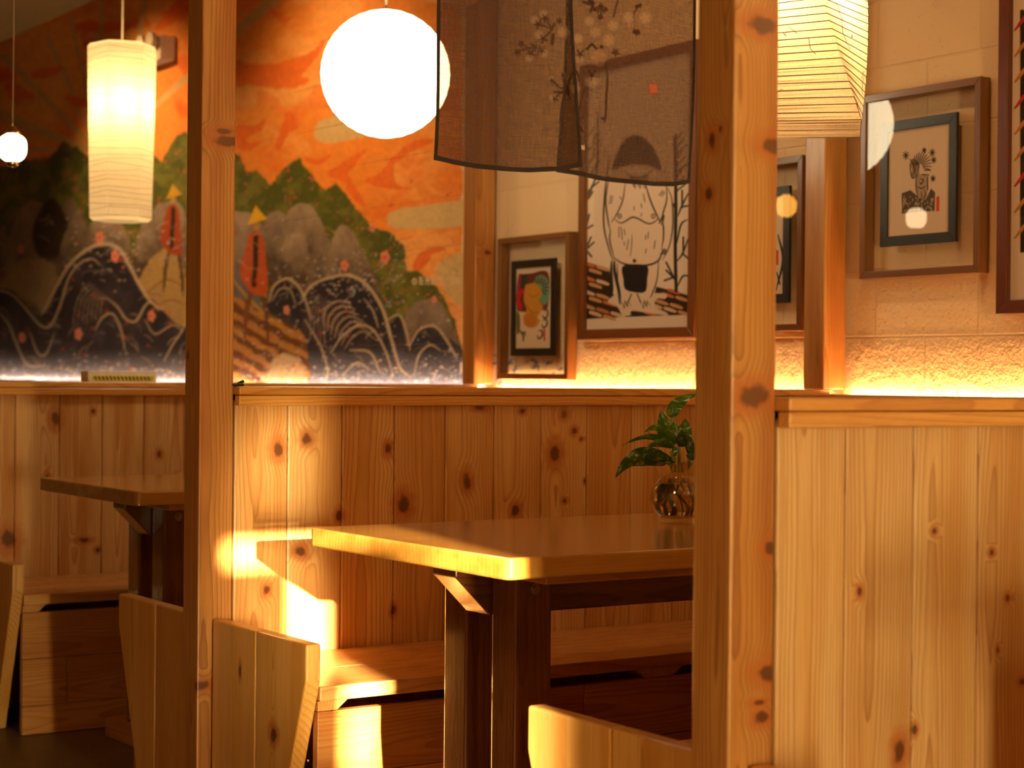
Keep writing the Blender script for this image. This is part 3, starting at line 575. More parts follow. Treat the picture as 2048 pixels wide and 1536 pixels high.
def art_bird(cv):       # colourful print: teal sun, red scrolls and a plain golden gourd
    T = lambda x, y: (1010+x/6.4, 500+y/6.4)
    P = lambda L: [T(*q) for q in L]
    cv.poly(P([(170, 340), (240, 310), (330, 300), (550, 290), (555, 700), (480, 770), (200, 790), (150, 700)]), (.14, .03, .02), soft=1)
    cv.poly(P([(160, 400), (180, 340), (230, 320), (230, 420), (200, 520), (160, 560)]), (.34, .02, .05)); cv.poly(P([(205, 340), (240, 310), (280, 330), (270, 420), (230, 500), (200, 480)]), (.03, .05, .035))
    cv.disc(*T(460, 450), 100/6.4, (.13, .28, .19), ry=130/6.4)
    cv.poly(P([(430, 560), (555, 420), (555, 640), (490, 700)]), (.13, .28, .19))
    for a in range(-4, 5):
        t = math.radians(a*24-50); cv.stroke([T(440+55*math.cos(t), 480+65*math.sin(t)), T(440+110*math.cos(t), 480+125*math.sin(t))], 3, (.10, .03, .03))
    cv.poly(P([(240, 500), (150, 560), (150, 690), (200, 780), (215, 700), (190, 640), (215, 570), (260, 540)]), (.55, .01, .02))
    cv.poly(P([(260, 470), (310, 430), (380, 430), (450, 480), (470, 560), (440, 640), (490, 720), (460, 790), (420, 860), (450, 900), (400, 980), (330, 1000), (250, 960), (230, 860), (280, 760), (240, 640)]), (.55, .25, .03), wob=1)
    cv.poly(P([(250, 880), (330, 800), (400, 860), (380, 960), (300, 990)]), (.50, .17, .03)); cv.stroke(P([(270, 700), (340, 790), (440, 800)]), 1.6, (.25, .08, .02)); cv.stroke(P([(300, 560), (360, 600), (440, 560)]), 1.4, (.25, .08, .02))
    cv.poly(P([(150, 790), (190, 850), (190, 1040), (150, 1060)]), (.12, .13, .04)); cv.stroke(P([(190, 1030), (230, 1080), (235, 1170)]), 4, (.03, .05, .02)); cv.stroke(P([(200, 1080), (250, 1050), (260, 1100)]), 3, (.03, .05, .02))
    for a in ((530, 780), (520, 900), (460, 1040)):
        cv.stroke(P([(a[0]-30, a[1]), (a[0]+10, a[1]-10), (a[0]+15, a[1]+60), (a[0]-30, a[1]+95), (a[0]-45, a[1]+50)]), 3.6, (.035, .05, .03))
    cv.poly(P([(492, 1010), (516, 1010), (516, 1165), (492, 1165)]), (.5, .04, .02), smooth=False)
framed(-5.995, -5.520, -.006, .537, (-5.912, -5.617, .083, .446), art_bird, 'small brown frame with colourful print on black mount, leftmost on the wall', bg=(.68, .5, .36))
def art_figure(cv):     # large ink figure with crossed hatchings, loincloth, bamboo and stone path
    T = lambda x, y: (1150+x/4.388, 340+y/4.388); P = lambda L: [T(*q) for q in L]
    def st(L, w, c=INK, **k): cv.stroke(P(L), w/4.388*1.15, c, **k)
    # stones
    for side in (0, 1):
        base = P([(85, 800), (300, 870), (330, 1080), (420, 1180), (420, 1290), (85, 1310)]) if side == 0 else P([(700, 1020), (860, 1060), (1030, 1110), (1030, 1270), (430, 1290), (520, 1220), (680, 1120)])
        cv.poly(base, (.035, .018, .012), smooth=False)
    r = random.Random(3)
    for row in range(9):
        for k in range(4):
            x = 60+k*125+(row % 2)*60; y = 790+row*62+k*34
            if 80 < x+50 and x+110 < 330+max(0, row-3)*40 and y < 1270: 
                c = [(.50, .14, .05), (.62, .40, .26), (.55, .26, .12)][r.randrange(3)]; cv.poly(P([(max(x+8, 90), y+12), (x+60, y+22), (x+112, y+46), (x+108, y+66), (x+50, y+52), (max(x+6, 90), y+36)]), c, soft=.8)
    for row in range(5):
        for k in range(5):
            x = 560+k*125+(row % 2)*60+row*10; y = 980+row*60+k*32-(4-row)*4
            if x > 690-row*60 and x+110 < 1032 and y < 1240 and y > 1015: 
                c = [(.50, .14, .05), (.62, .40, .26), (.55, .26, .12)][r.randrange(3)]; cv.poly(P([(x+8, y+12), (x+60, y+22), (x+112, y+46), (x+108, y+64), (x+50, y+52), (x+6, y+34)]), c, soft=.8)
    cv.poly(P([(330, 1110), (400, 1080), (700, 1080), (800, 1090), (790, 1130), (720, 1130), (700, 1200), (800, 1250), (790, 1275), (500, 1235), (490, 1270), (420, 1275), (370, 1200), (290, 1160)]), (.68, .50, .37))
    # body
    cv.poly(P([(260, 90), (820, 90), (860, 300), (830, 640), (760, 800), (720, 800), (715, 1000), (680, 1100), (560, 1140), (450, 1140), (390, 1100), (360, 800), (270, 640), (240, 420)]), (.72, .53, .40))
    st([(300, -120), (280, 60), (262, 200), (252, 480), (300, 700), (335, 790)], 13); st([(300, 60), (270, 260), (290, 440), (305, 520)], 12); st([(440, 120), (420, 260), (375, 370), (320, 460)], 11)
    st([(620, 130), (660, 260), (715, 390), (760, 480)], 13); st([(800, 100), (805, 260), (770, 400), (778, 560), (760, 700)], 12); st([(815, 160), (850, 260), (858, 480), (830, 660), (770, 790)], 11)
    st([(350, 435), (400, 465), (450, 445), (500, 415), (550, 425), (640, 470), (700, 455), (725, 425)], 13); st([(312, 520), (305, 620), (340, 760)], 12)
    st([(340, 770), (420, 820), (540, 840), (660, 830), (735, 790), (770, 700)], 16); st([(778, 500), (775, 620)], 10)
    for c in ((392, 405), (686, 405)): cv.disc(*T(*c), 20/4.388, INK, ry=24/4.388); cv.disc(*T(*c), 11/4.388, (.72, .53, .40), ry=14/4.388); cv.disc(*T(*c), 5/4.388, INK)
    cv.disc(*T(522, 797), 17/4.388, INK)
    for L in ([(385, 500), (387, 590)], [(405, 500), (415, 610)], [(432, 520), (438, 570)], [(500, 560), (498, 650), (485, 760)], [(470, 610), (455, 700)], [(430, 630), (436, 660)], [(645, 545), (640, 600)], [(622, 570), (620, 610)], [(703, 620), (695, 690)], [(625, 695), (618, 730)], [(520, 320), (518, 350)], [(580, 295), (585, 330)], [(600, 210), (612, 280)], [(582, 380), (582, 405)], [(395, 235), (405, 255)]): st(L, 7)
    for k in range(5): st([(308-k*3, 225+k*17), (335-k*3, 235+k*14)], 6); st([(770+k*10, 180+k*8), (735+k*14, 220+k*6)], 6) if k < 3 else None
    for k in range(4): st([(735+k*14, 470-k*10), (770+k*5, 390+k*4)], 6); st([(750+k*12, 740), (785+k*8, 690+k*6)], 7)
    st([(322, 800), (318, 900), (325, 1060), (300, 1100)], 22); st([(345, 800), (350, 900), (385, 1060), (395, 1170)], 26); st([(735, 790), (720, 960), (680, 1080), (660, 1120)], 10); st([(372, 820), (376, 1000), (398, 1180)], 10)
    cv.poly(P([(425, 840), (628, 840), (634, 960), (618, 1065), (530, 1075), (440, 1045), (424, 960)]), (.02, .015, .016), soft=1)
    st([(495, 1090), (470, 1150)], 10); st([(545, 1085), (575, 1160)], 10)
    for bx in (410, 580): st([(bx, 1160), (bx+22, 1215), (bx+28, 1150), (bx+50, 1200), (bx+52, 1150), (bx+80, 1190)], 7, smooth=False)
    # bamboo
    st([(880, -300), (885, 300), (880, 700), (888, 1060)], 26, taper=False)
    for L in ([(905, 400), (940, 310), (1005, 185)], [(940, 330), (940, 180)], [(945, 320), (1025, 310)], [(895, 640), (930, 480), (985, 435)], [(895, 800), (945, 730), (1010, 560)], [(950, 740), (950, 590)], [(950, 740), (1010, 790)], [(875, 960), (800, 810)], [(870, 940), (785, 970)], [(870, 950), (800, 880)], [(900, 1020), (950, 930), (1020, 940)], [(95, 520), (125, 390)], [(95, 520), (155, 485)], [(95, 700), (140, 590)], [(95, 700), (165, 635)], [(95, 700), (145, 760)], [(110, 220), (155, 130)], [(120, 250), (155, 190)], [(880, 350), (868, 300)]): st(L, 15)
    # upper part, seen through the cloth: wide hair, bearded face, more leaves
    cv.poly(P([(330, 0), (380, -180), (470, -290), (580, -300), (690, -190), (760, 0), (640, -40), (460, -40)]), (.035, .025, .02)); st([(430, 0), (500, 60), (600, 60), (680, 0)], 16)
    for k in range(9): st([(480+k*20, 60), (500+k*14, 120+(k % 3)*20)], 9)
    for s_ in (-1, 1): cv.disc(*T(555+s_*70, -20), 18/4.388, (.7, .5, .38), ry=10/4.388); cv.disc(*T(555+s_*70, -20), 6/4.388, INK)
    for k in range(9): st([(885, -250+k*55), (935+(k % 3)*25, -330+k*55)], 13); st([(120+(k % 2)*40, -300+k*60), (170+(k % 3)*20, -380+k*60)], 12)
    st([(200, -500), (190, 0), (110, 260)], 16)
framed(-5.462, -4.794, .140, 1.133, None, art_figure, 'large dark red frame with ink print of a round-bellied figure, behind the cloth', w=.036, mat=M_frm, res=.0022)
def art_seal(cv):
    for L, w in (([(1556, 470), (1566, 520), (1552, 580)], 5), ([(1520, 400), (1510, 500), (1525, 590)], 7), ([(1480, 420), (1500, 470), (1470, 560)], 5), ([(1553, 545), (1560, 568)], 3)): cv.stroke(L, w, INK)
    cv.poly([(1551, 500), (1557, 500), (1557, 530), (1551, 530)], (.55, .05, .02), smooth=False)
framed(-4.737, -4.272, .154, .698, (-4.640, -4.340, .243, .610), art_seal, 'brown frame with black-mounted print, half hidden behind the nearest post')
def art_horse(cv):      # small ink print: maned head over hills, flowers around, red seal
    T = lambda x, y: (1750+x/4.655, 190+y/4.655); P = lambda L: [T(*q) for q in L]
    def st(L, w=12, c=INK, **k): cv.stroke(P(L), w/4.655, c, **k)
    for fx, fy, s in ((287, 563, 30), (458, 515, 18), (533, 537, 28), (547, 605, 22), (540, 778, 22)):
        for k in range(8): a = k*.785; st([(fx, fy), (fx+s*math.cos(a), fy+s*1.25*math.sin(a))], 9)
    cv.poly(P([(325, 640), (360, 590), (400, 640), (410, 740), (370, 775), (335, 760), (345, 700)]), (.16, .12, .09), op=.8); cv.poly(P([(385, 760), (485, 760), (480, 960), (400, 950)]), (.2, .15, .11), op=.6)
    for k in range(13):
        a = math.radians(-165+k*15); st([(415+30*math.cos(a), 670+30*math.sin(a)), (425+70*math.cos(a), 665+95*math.sin(a)), (430+98*math.cos(a+.1), 660+130*math.sin(a+.06))], 10)
    for L in ([(325, 640), (330, 700), (345, 770), (370, 775)], [(385, 740), (382, 860), (400, 950)], [(490, 760), (490, 880)], [(400, 700), (410, 650), (380, 620)], [(420, 780), (450, 790), (430, 830), (415, 810)], [(460, 880), (470, 930), (440, 960), (430, 900)], [(395, 850), (430, 870), (470, 850)], [(350, 640), (370, 690), (360, 740)], [(460, 700), (515, 700)], [(440, 740), (500, 745)], [(330, 600), (350, 640)]): st(L, 11)
    cv.poly(P([(248, 915), (330, 885), (395, 940), (400, 960), (480, 960), (520, 870), (560, 905), (555, 1080), (430, 1085), (250, 1105)]), (.10, .075, .055), smooth=False)
    r = random.Random(2)
    for _ in range(55):
        x, y = r.uniform(262, 545), r.uniform(940, 1075); st([(x, y), (x+r.uniform(-14, 14), y+r.uniform(8, 22))], 6, (.6, .45, .33))
    cv.poly(P([(573, 945), (600, 942), (598, 1080), (568, 1084)]), (.62, .07, .03), smooth=False)
framed(-4.020, -3.553, .303, .847, (-3.945, -3.648, .395, .760), art_horse, 'brown frame at upper right with black-mounted ink print on glass')
def art_stripe(cv):
    cv.poly([(2040, 20), (2300, 0), (2300, 500), (2040, 505)], (.03, .02, .015), smooth=False)
    for k in range(9): cv.stroke([(2030, 60+k*52), (2060, 30+k*52), (2120, 40+k*52), (2200, 10+k*52)], 9, (.5, .2, .05) if k % 3 else (.45, .03, .03))
framed(-3.491, -2.83, .187, 1.18, None, art_stripe, 'large dark red frame cut off by the right edge, striped print', w=.036, mat=M_frd, res=.003)

# ------------------------------------------------------------------ hanging cloth
def cloth_mat():
    m, nt = newmat('sheer_linen'); g = NG(nt)
    at_ = g.n('ShaderNodeAttribute', attribute_name='paint'); gp = g.n('ShaderNodeAttribute', attribute_name='gp').outputs['Vector']
    h1 = g.noise(g.v('MULTIPLY', gp, (25, 420, 25)), 1., 3, .7); h2 = g.noise(g.v('MULTIPLY', gp, (25, 25, 520)), 1., 3, .7)
    slub = g.m('ADD', g.rng(h1, .35, .7, 0, .5), g.rng(h2, .35, .7, 0, .5))
    tr = g.n('ShaderNodeBsdfTransparent', {0: (.72, .56, .42, 1)}).outputs[0]
    col = at_.outputs['Color']; dk = g.mix(g.m('MULTIPLY', slub, .35), col, (.10, .06, .05))
    d = g.n('ShaderNodeBsdfDiffuse', {0: dk}).outputs[0]; t = g.n('ShaderNodeBsdfTranslucent', {0: dk}).outputs[0]
    body = g.n('ShaderNodeMixShader', {0: .6, 1: d, 2: t}).outputs[0]
    op = g.m('ADD', g.m('MULTIPLY', slub, .30), g.m('ADD', g.m('MULTIPLY', at_.outputs['Alpha'], .5), .56), clamp=True)
    g.out(g.n('ShaderNodeMixShader', {0: op, 1: tr, 2: body}).outputs[0]); return m
M_cloth = cloth_mat(); M_hem = flat('dark_hem_tape', (.022, .016, .018), .9)
nr = empty('hanging_curtain', (-4.075, 2.88, 1.41), 'sheer brown split door curtain with printed blossom branch and dark hem', 'curtain')
def blossoms(cv):
    K = (850, 0, 3.724); T = lambda x, y: (K[0]+x/K[2], K[1]+y/K[2]); P = lambda L: [T(*q) for q in L]
    def st(L, w, c=(.06, .03, .02), a=1., **k): cv.stroke(P(L), max(w/K[2], 2.2), c, soft=1.6, alpha=a, **k)
    pet = (.62, .45, .30)
    for x, y, r in ((885, 105, 40), (815, 150, 40), (850, 260, 45), (775, 435, 36), (885, 395, 40), (1640, 135, 55), (1225, 160, 45), (1400, 190, 50), (1140, 290, 45), (1270, 240, 50), (1370, 300, 55), (1290, 430, 70), (1150, 430, 50), (1240, 600, 60), (1120, 660, 40), (940, 590, 30), (950, 730, 30), (1030, 240, 50), (1520, 130, 50), (1020, 560, 28)):
        for k in range(5): cv.disc(*T(x+r*.5*math.cos(k*1.257), y+r*.5*math.sin(k*1.257)), r*.5/K[2], pet, .24, soft=3, alpha=0.)
    for L, w in (([(945, 215), (925, 180), (900, 150)], 9), ([(945, 215), (880, 190), (840, 180)], 9), ([(945, 225), (910, 260), (880, 285)], 9), ([(945, 215), (962, 180)], 14), ([(955, 260), (948, 325)], 22), ([(820, 355), (770, 355), (735, 330)], 8), ([(820, 355), (750, 365), (690, 385)], 8), ([(825, 360), (800, 390)], 8), ([(830, 350), (790, 330)], 12),
                 ([(1060, 670), (1000, 650), (950, 600)], 9), ([(1060, 670), (1035, 620), (1025, 560)], 9), ([(1060, 680), (1000, 700), (970, 730)], 9), ([(1060, 685), (960, 685)], 12), ([(1110, 520), (1075, 600), (1035, 720), (1015, 830), (1005, 920)], 14), ([(1120, 515), (1140, 560), (1150, 605)], 16), ([(1205, 635), (1175, 700), (1155, 790), (1130, 860)], 12), ([(1350, 485), (1358, 600), (1352, 720), (1345, 850), (1335, 915)], 12), ([(1345, 880), (1320, 885)], 12),
                 ([(1240, 330), (1205, 365)], 14), ([(1245, 330), (1280, 365)], 14), ([(1130, 900), (1180, 870)], 16), ([(1135, 920), (1170, 975)], 16), ([(1435, 0), (1405, 125)], 9), ([(1250, 30), (1180, 15)], 20), ([(1255, 20), (1220, 0)], 18), ([(1250, 40), (1235, 85)], 16), ([(1310, 30), (1265, 75)], 7), ([(1310, 30), (1310, 125)], 7), ([(1310, 30), (1350, 75)], 7), ([(1310, 30), (1285, 100)], 7), ([(1310, 35), (1330, 95)], 7), ([(1600, 40), (1560, 90), (1555, 150)], 9), ([(1575, 50), (1605, 40)], 22), ([(1560, 235), (1590, 245)], 26), ([(1060, 690), (1085, 740)], 12), ([(1050, 640), (1075, 690)], 20)): st(L, w)
    for x, y, r in ((893, 132, 30), (840, 178, 30), (877, 288, 32), (870, 380, 26), (785, 400, 26), (718, 325, 20), (688, 390, 20), (1155, 405, 36), (1242, 560, 40), (1418, 390, 24), (945, 600, 22), (1028, 560, 22), (965, 735, 22), (1305, 128, 16), (1345, 72, 14), (1265, 70, 12), (1000, 155, 15), (1575, 240, 22), (1315, 352, 8)):
        for k in range(5): a = k*1.257+.4; st([(x, y), (x+r*math.cos(a), y+r*math.sin(a))], 11, (.07, .03, .02))
        cv.disc(*T(x, y), r*.45/K[2], (.07, .03, .02), alpha=1.)
    for x, y in ((1225, 160), (1400, 190), (1140, 290), (1270, 240), (1370, 300), (1640, 135), (1030, 240), (1520, 190), (1510, 120), (1140, 450)): cv.disc(*T(x, y), 15/K[2], (.40, .2, .07), .7, soft=3)
    for k in range(12): a = k*.52; st([(1290+14*math.cos(a), 420+14*math.sin(a)), (1290+32*math.cos(a), 420+32*math.sin(a))], 5, (.35, .16, .06), .3)
    cv.poly(P([(1670, 620), (1730, 620), (1730, 700), (1672, 700)]), (.58, .09, .03), smooth=False, soft=1, alpha=.5)
    for k in (0, 1, 2): cv.stroke(P([(1685+k*17, 635), (1687+k*17, 688)]), 1.6, (.62, .3, .16))
    cv.poly(P([(1148, 1085), (1188, 1080), (1188, 1118), (1148, 1112)]), (.75, .6, .45), smooth=False, alpha=.6)
def cloth_panel(ya, yb, yat, ybt, zb, xoff, ph):
    ztop = 1.415; nu, nv = 150, 300; P = []
    for j in range(nv):
        t = j/(nv-1)
        for i in range(nu):
            u = i/(nu-1); lo = zb(u); z = ztop+(lo-ztop)*t; y0 = yat+(ya-yat)*t**2.2; y1 = ybt+(yb-ybt)*t**2.2
            x = xoff+.006*math.sin(u*7+ph)*t+.004*math.sin(u*17+ph*2)*t*t
            P.append((x, y0+(y1-y0)*u+.003*math.sin(t*9+ph)*t, z))
    A = np.array(P); px, py = to_px(A); cv = Canvas(px, py, (.125, .080, .060)); blossoms(cv)
    m = MB().grid(P, nu, nv, smooth=True); p = m.build('cloth_panel', M_cloth, nr, col=np.column_stack([cv.c, cv.a]))
    G = A.reshape(nv, nu, 3); h = MB()
    def strip(line, inner):
        n = len(line); vs = []
        for a, b in zip(line, inner):
            vs += [(a[0]+.0012, a[1], a[2]), (b[0]+.0012, b[1], b[2]), (b[0]-.0012, b[1], b[2]), (a[0]-.0012, a[1], a[2])]
        fs = [(4*k+q, 4*k+(q+1) % 4, 4*k+4+(q+1) % 4, 4*k+4+q) for k in range(n-1) for q in range(4)]; h.add(vs, fs, smooth=False)
    w = .0092
    L = G[:, 0]; strip(L, L+np.array([0, w, 0])); L = G[:, -1]; strip(L, L-np.array([0, w, 0])); L = G[-1]; strip(L-np.array([0, 0, .001]), L+np.array([0, 0, w*1.25]))
    h.build('hem', M_hem, p)
lerp = lambda pts: (lambda u: float(np.interp(u, [p[0] for p in pts], [p[1] for p in pts])))
def zpx(l, ya, yb): return lerp([((on_x(a, b, -4.07)[1]-ya)/(yb-ya), on_x(a, b, -4.07)[2]) for a, b in l])
cloth_panel(2.444, 2.913, 2.456, 2.868, zpx([(863, 320), (900, 329), (950, 337), (1000, 342), (1060, 344), (1115, 342), (1160, 333)], 2.444, 2.913), -4.062, .3)
cloth_panel(2.842, 3.300, 2.872, 3.318, zpx([(1117, 343), (1150, 348), (1200, 358), (1260, 366), (1310, 371), (1350, 372), (1383, 366)], 2.842, 3.300), -4.078, 2.1)
MB().tube([(-4.07, 2.36, 1.422), (-4.07, 3.40, 1.422)], .008, 10).build('hanging_rod', M_cap, nr)
MB().tube([(-4.07, 2.40, 1.43), (-4.085, 2.40, 1.449)], .003, 6).build('rod_hook', M_bolt, nr)
MB().tube([(-4.07, 3.36, 1.43), (-4.085, 3.36, 1.449)], .003, 6).build('rod_hook', M_bolt, nr)

# ------------------------------------------------------------------ lanterns
M_brass = flat('brass', (.5, .34, .12), .25, metal=1)
M_cord = flat('lamp_cord', (.75, .6, .4), .6); M_cordk = flat('dark_lamp_cord', (.25, .15, .07), .6)
def paper_mat(name, col, emit, transp=.12, speck=0):
    m, nt = newmat(name); g = NG(nt); gp = g.n('ShaderNodeAttribute', attribute_name='gp').outputs['Vector']
    fb = g.noise(g.v('MULTIPLY', gp, (40, 40, 90)), 1., 4, .7); c = g.mix(g.rng(fb, .35, .7, 0, .25), col, [q*.75 for q in col])
    if speck: c = g.mix(g.rng(g.noise(gp, 400, 3, .7), .5, .62, 0, speck), c, (.35, .10, .02))
    t = g.n('ShaderNodeBsdfTranslucent', {0: c}).outputs[0]; d = g.n('ShaderNodeBsdfDiffuse', {0: c}).outputs[0]
    b = g.n('ShaderNodeMixShader', {0: .25, 1: t, 2: d}).outputs[0]
    b = g.n('ShaderNodeMixShader', {0: transp, 1: b, 2: g.n('ShaderNodeBsdfTransparent').outputs[0]}).outputs[0]
    if emit: b = g.n('ShaderNodeAddShader', {0: b, 1: g.n('ShaderNodeEmission', {0: (*[q for q in (1, .72, .33)], 1), 1: emit}).outputs[0]}).outputs[0]
    g.out(b); return m
# round globe
c = on_x(771, 148, -5.158); R = .2065
gl = empty('globe_lantern', tuple(c), 'large round white paper lantern glowing in front of the mural', 'lantern')
prof = []
for k in range(73):
    a = math.pi*(.045+.91*k/72); rib = 1-.006*abs(math.sin(k/72*math.pi*18)); prof.append((R*math.sin(a)*rib, c[2]+R*.985*math.cos(a)*rib))
MB().lathe(prof, c[0], c[1], 64).build('paper_shade', emis('globe_paper_glow', (1, .80, .48), 13.0), gl)
MB().tube([(c[0], c[1], c[2]+R*.96), (c[0], c[1], CEIL)], .003).build('cord', M_cord, gl)
MB().lathe([(.03, c[2]+R*.965), (.034, c[2]+R*.985), (.03, c[2]+R*.995), (.004, c[2]+R)], c[0], c[1], 20).build('collar', M_bolt, gl)
# tall six-sided
def ribbed(levels, n, phi, rad, cx, cy, zf):
    vs = []; fs = []
    for l in range(levels+1):
        t = l/levels
        for s in range(n):
            a = phi(t)+2*math.pi*s/n; vs.append((cx+rad(t, l)*math.cos(a), cy+rad(t, l)*math.sin(a), zf(t)))
    for l in range(levels):
        for s in range(n): fs.append((l*n+s, l*n+(s+1) % n, (l+1)*n+(s+1) % n, (l+1)*n+s))
    return vs, fs
def wires(mb, levels, n, phi, rad, cx, cy, zf, r=.0008, tilt=0):
    rr = random.Random(4)
    for l in levels:
        t = l; dz = [rr.uniform(-tilt, tilt) for _ in range(n)]; P = []
        for s in range(n+1): a = phi(t)+2*math.pi*s/n; P.append((cx+(rad(t, 0)+.001)*math.cos(a), cy+(rad(t, 0)+.001)*math.sin(a), zf(t)+dz[s % n]))
        mb.tube(P, r, 5)
cx, cy, cz = on_x(243, 265, -7.1); dep = cx*FW[0]+cy*FW[1]; k = dep/F
base = math.atan2(FW[1], FW[0])+math.pi          # direction towards the camera
hl = empty('tall_lantern', (cx, cy, cz), 'tall six-sided white paper lantern hanging left of the post', 'lantern')
z0, z1 = on_x(243, 443, -7.1)[2], on_x(243, 90, -7.1)[2]
zf = lambda t: z0+(z1-z0)*t; Rh = 68*k
phi = lambda t: base+math.radians(-13)
rad = lambda t, l: Rh*(.90+.10*t)*(.90 if t < .001 else 1)*(.92 if t > .999 else 1)
vs, fs = ribbed(60, 6, phi, rad, cx, cy, zf); MB().add(vs, fs).build('paper_shade', paper_mat('hexagon_paper', (.95, .80, .50), .2), hl)
w = MB(); wires(w, [.03+.031*q for q in range(31)], 6, phi, rad, cx, cy, zf, .0009, .008); w.build('rib_wire', flat('rib_wire_tan', (.5, .33, .15), .7), hl)
MB().tube([(cx, cy, z1-.02), (cx, cy, CEIL)], .004).build('cord', M_cord, hl)
lamp('tall_lantern_bulb', 'POINT', (cx+.01, cy, zf(.66)), 5, (1, .72, .36), shadow_soft_size=.035)
# small one at the far left
s = on_x(25, 296, -5.74)
sl = empty('small_lantern', tuple(s), 'small oval white lantern with brass cap at the left edge', 'lantern')
prof = [(.020, s[2]+.046)]+[(.0445*min(1, (1-abs(q)**3.2)**.5*1.0+.0)*(1-.10*(q < -.2)*(-q-.2)), s[2]+.046*q) for q in np.linspace(.95, -.95, 26)]+[(.018, s[2]-.046)]
MB().lathe(prof, s[0], s[1], 32).build('shade', emis('small_lantern_glow', (1, .74, .40), 11), sl)
MB().lathe([(.0235, s[2]+.044), (.025, s[2]+.048), (.022, s[2]+.053), (.013, s[2]+.056), (.012, s[2]+.066), (.004, s[2]+.070)], s[0], s[1], 24).build('brass_cap', M_brass, sl)
MB().lathe([(.020, s[2]-.044), (.021, s[2]-.050), (.015, s[2]-.058), (.003, s[2]-.060)], s[0], s[1], 24).build('bottom_cap', M_brass, sl)
MB().tube([(s[0], s[1], s[2]+.069), (s[0], s[1], CEIL)], .002).build('cord', M_cordk, sl)
ol = empty('small_lantern', (-6.62, 1.87, .83), 'small orange lantern, seen mirrored in the glass behind the nearest post', 'lantern')
MB().lathe([(.02, .883)]+[(.052*(1-abs(q)**3)**.5, .83+.05*q) for q in np.linspace(.93, -.93, 20)]+[(.02, .777)], -6.62, 1.87, 28).build('shade', emis('orange_lantern_glow', (1, .42, .06), 14), ol)
MB().tube([(-6.62, 1.87, .88), (-6.62, 1.87, CEIL)], .002).build('cord', M_cordk, ol)
# square twisted lantern over the table
def square(x, y, pfx, label, zlow, ztop, watts, zbot_deg, mat):
    e = empty('square_lantern', (x, y, zlow), label, 'lantern', 'square paper lanterns over the booths')
    dirc = math.atan2(-y, -x); H = ztop-zlow; zf = lambda t: zlow+H*t
    phi = lambda t: dirc+math.radians(zbot_deg-30*min(1, t/.55))
    rad = lambda t, l: (.205-.040*min(1., t/.55)+.0*t)*(1-.006*(l % 2))
    vs, fs = ribbed(56, 4, phi, rad, x, y, zf); MB().add(vs, fs).build('paper_shade', mat, e)
    w = MB(); wires(w, [.004+.0286*q for q in range(34)], 4, phi, lambda t, l: rad(t, 0), x, y, zf, .0011, .0012); w.build('rib_wire', flat('dark_rib_wire', (.12, .05, .015), .7), e)
    f = MB(); rr = random.Random(8)
    for _ in range(46):
        t = rr.uniform(.02, .9); sd = rr.randrange(4); u = rr.uniform(.05, .95); P = []
        for q in range(5):
            a0, a1 = phi(t)+sd*math.pi/2, phi(t)+(sd+1)*math.pi/2; r0 = rad(t, 0)+.0015
            P.append((x+r0*((1-u)*math.cos(a0)+u*math.cos(a1)), y+r0*((1-u)*math.sin(a0)+u*math.sin(a1)), zf(t))); t = min(.98, max(.01, t+rr.uniform(-.03, .03))); u = min(.98, max(.02, u+rr.uniform(-.07, .07)))
        f.tube(P, rr.choice((.0005, .0007, .0012)), 4)
    tag(f.build('paper_fibre', flat('bark_fibre', (.10, .035, .012), .8), e), kind='stuff')
    MB().tube([(x, y, ztop-.01), (x, y, CEIL)], .003).build('cord', M_cord, e)
    lamp('square_lantern_bulb', 'POINT', (x, y, zlow+H*.52), watts, (1, .70, .34), shadow_soft_size=.045)
M_sq = paper_mat('washi_paper', (.92, .74, .46), .06, .08, .25)
q = on_x(1590, 250, -3.13)
square(-3.13, q[1], 0, 'twisted square paper lantern with dark ribs, right of the nearest post', q[2]-.012, q[2]+.56, 7.5, 44, M_sq)
square(-1.17, 2.85, 0, 'square paper lantern of the right booth, outside the picture', q[2]-.012, q[2]+.56, 9, 20, M_sq)

# ------------------------------------------------------------------ vase with cutting
vx, vy, _ = on_z(1357, 1046, TZ); VD = vx*FW[0]+vy*FW[1]; u_ = VD/F; z0 = TZ+.0008
m, nt = newmat('clear_vase_glass'); g = NG(nt)
f = g.m('ADD', g.m('MULTIPLY', g.m('POWER', g.n('ShaderNodeLayerWeight', {0: .5}).outputs['Facing'], 3.2), .45), .05)
g.out(g.n('ShaderNodeMixShader', {0: g.m('ADD', g.m('MULTIPLY', f, 1.2), .02, clamp=True), 1: g.n('ShaderNodeBsdfTransparent', {0: (.93, .88, .76, 1)}).outputs[0], 2: g.n('ShaderNodeBsdfGlossy', {'Color': (1, 1, 1, 1), 'Roughness': .03}).outputs[0]}).outputs[0])
M_vase = m
mw, nt = newmat('vase_water'); g = NG(nt); g.out(g.n('ShaderNodeBsdfPrincipled', {'Base Color': (.85, .72, .5, 1), 'Transmission Weight': 1., 'IOR': 1.33, 'Roughness': 0.}).outputs[0])
va = empty('glass_vase', (vx, vy, z0), 'round clear glass vase with roots in water, on the table beside the post', 'vase')
prof = [(36, 0), (38, 4), (35, 8), (44, 16), (55, 30), (59, 46), (57, 62), (49, 78), (40, 90), (38, 96), (42, 104), (48, 118), (49, 120)]
prof = [(a*u_, z0+b*u_) for a, b in prof]; inn = [(a-.0022, b+.002) for a, b in prof[::-1][:-2]]
MB().lathe([(.001, z0)]+prof+inn+[(.001, z0+.011)], vx, vy, 48).build('glass_body', M_vase, va)
wp = [(max(.001, a-.0032), b+.0005) for a, b in prof[3:8]]
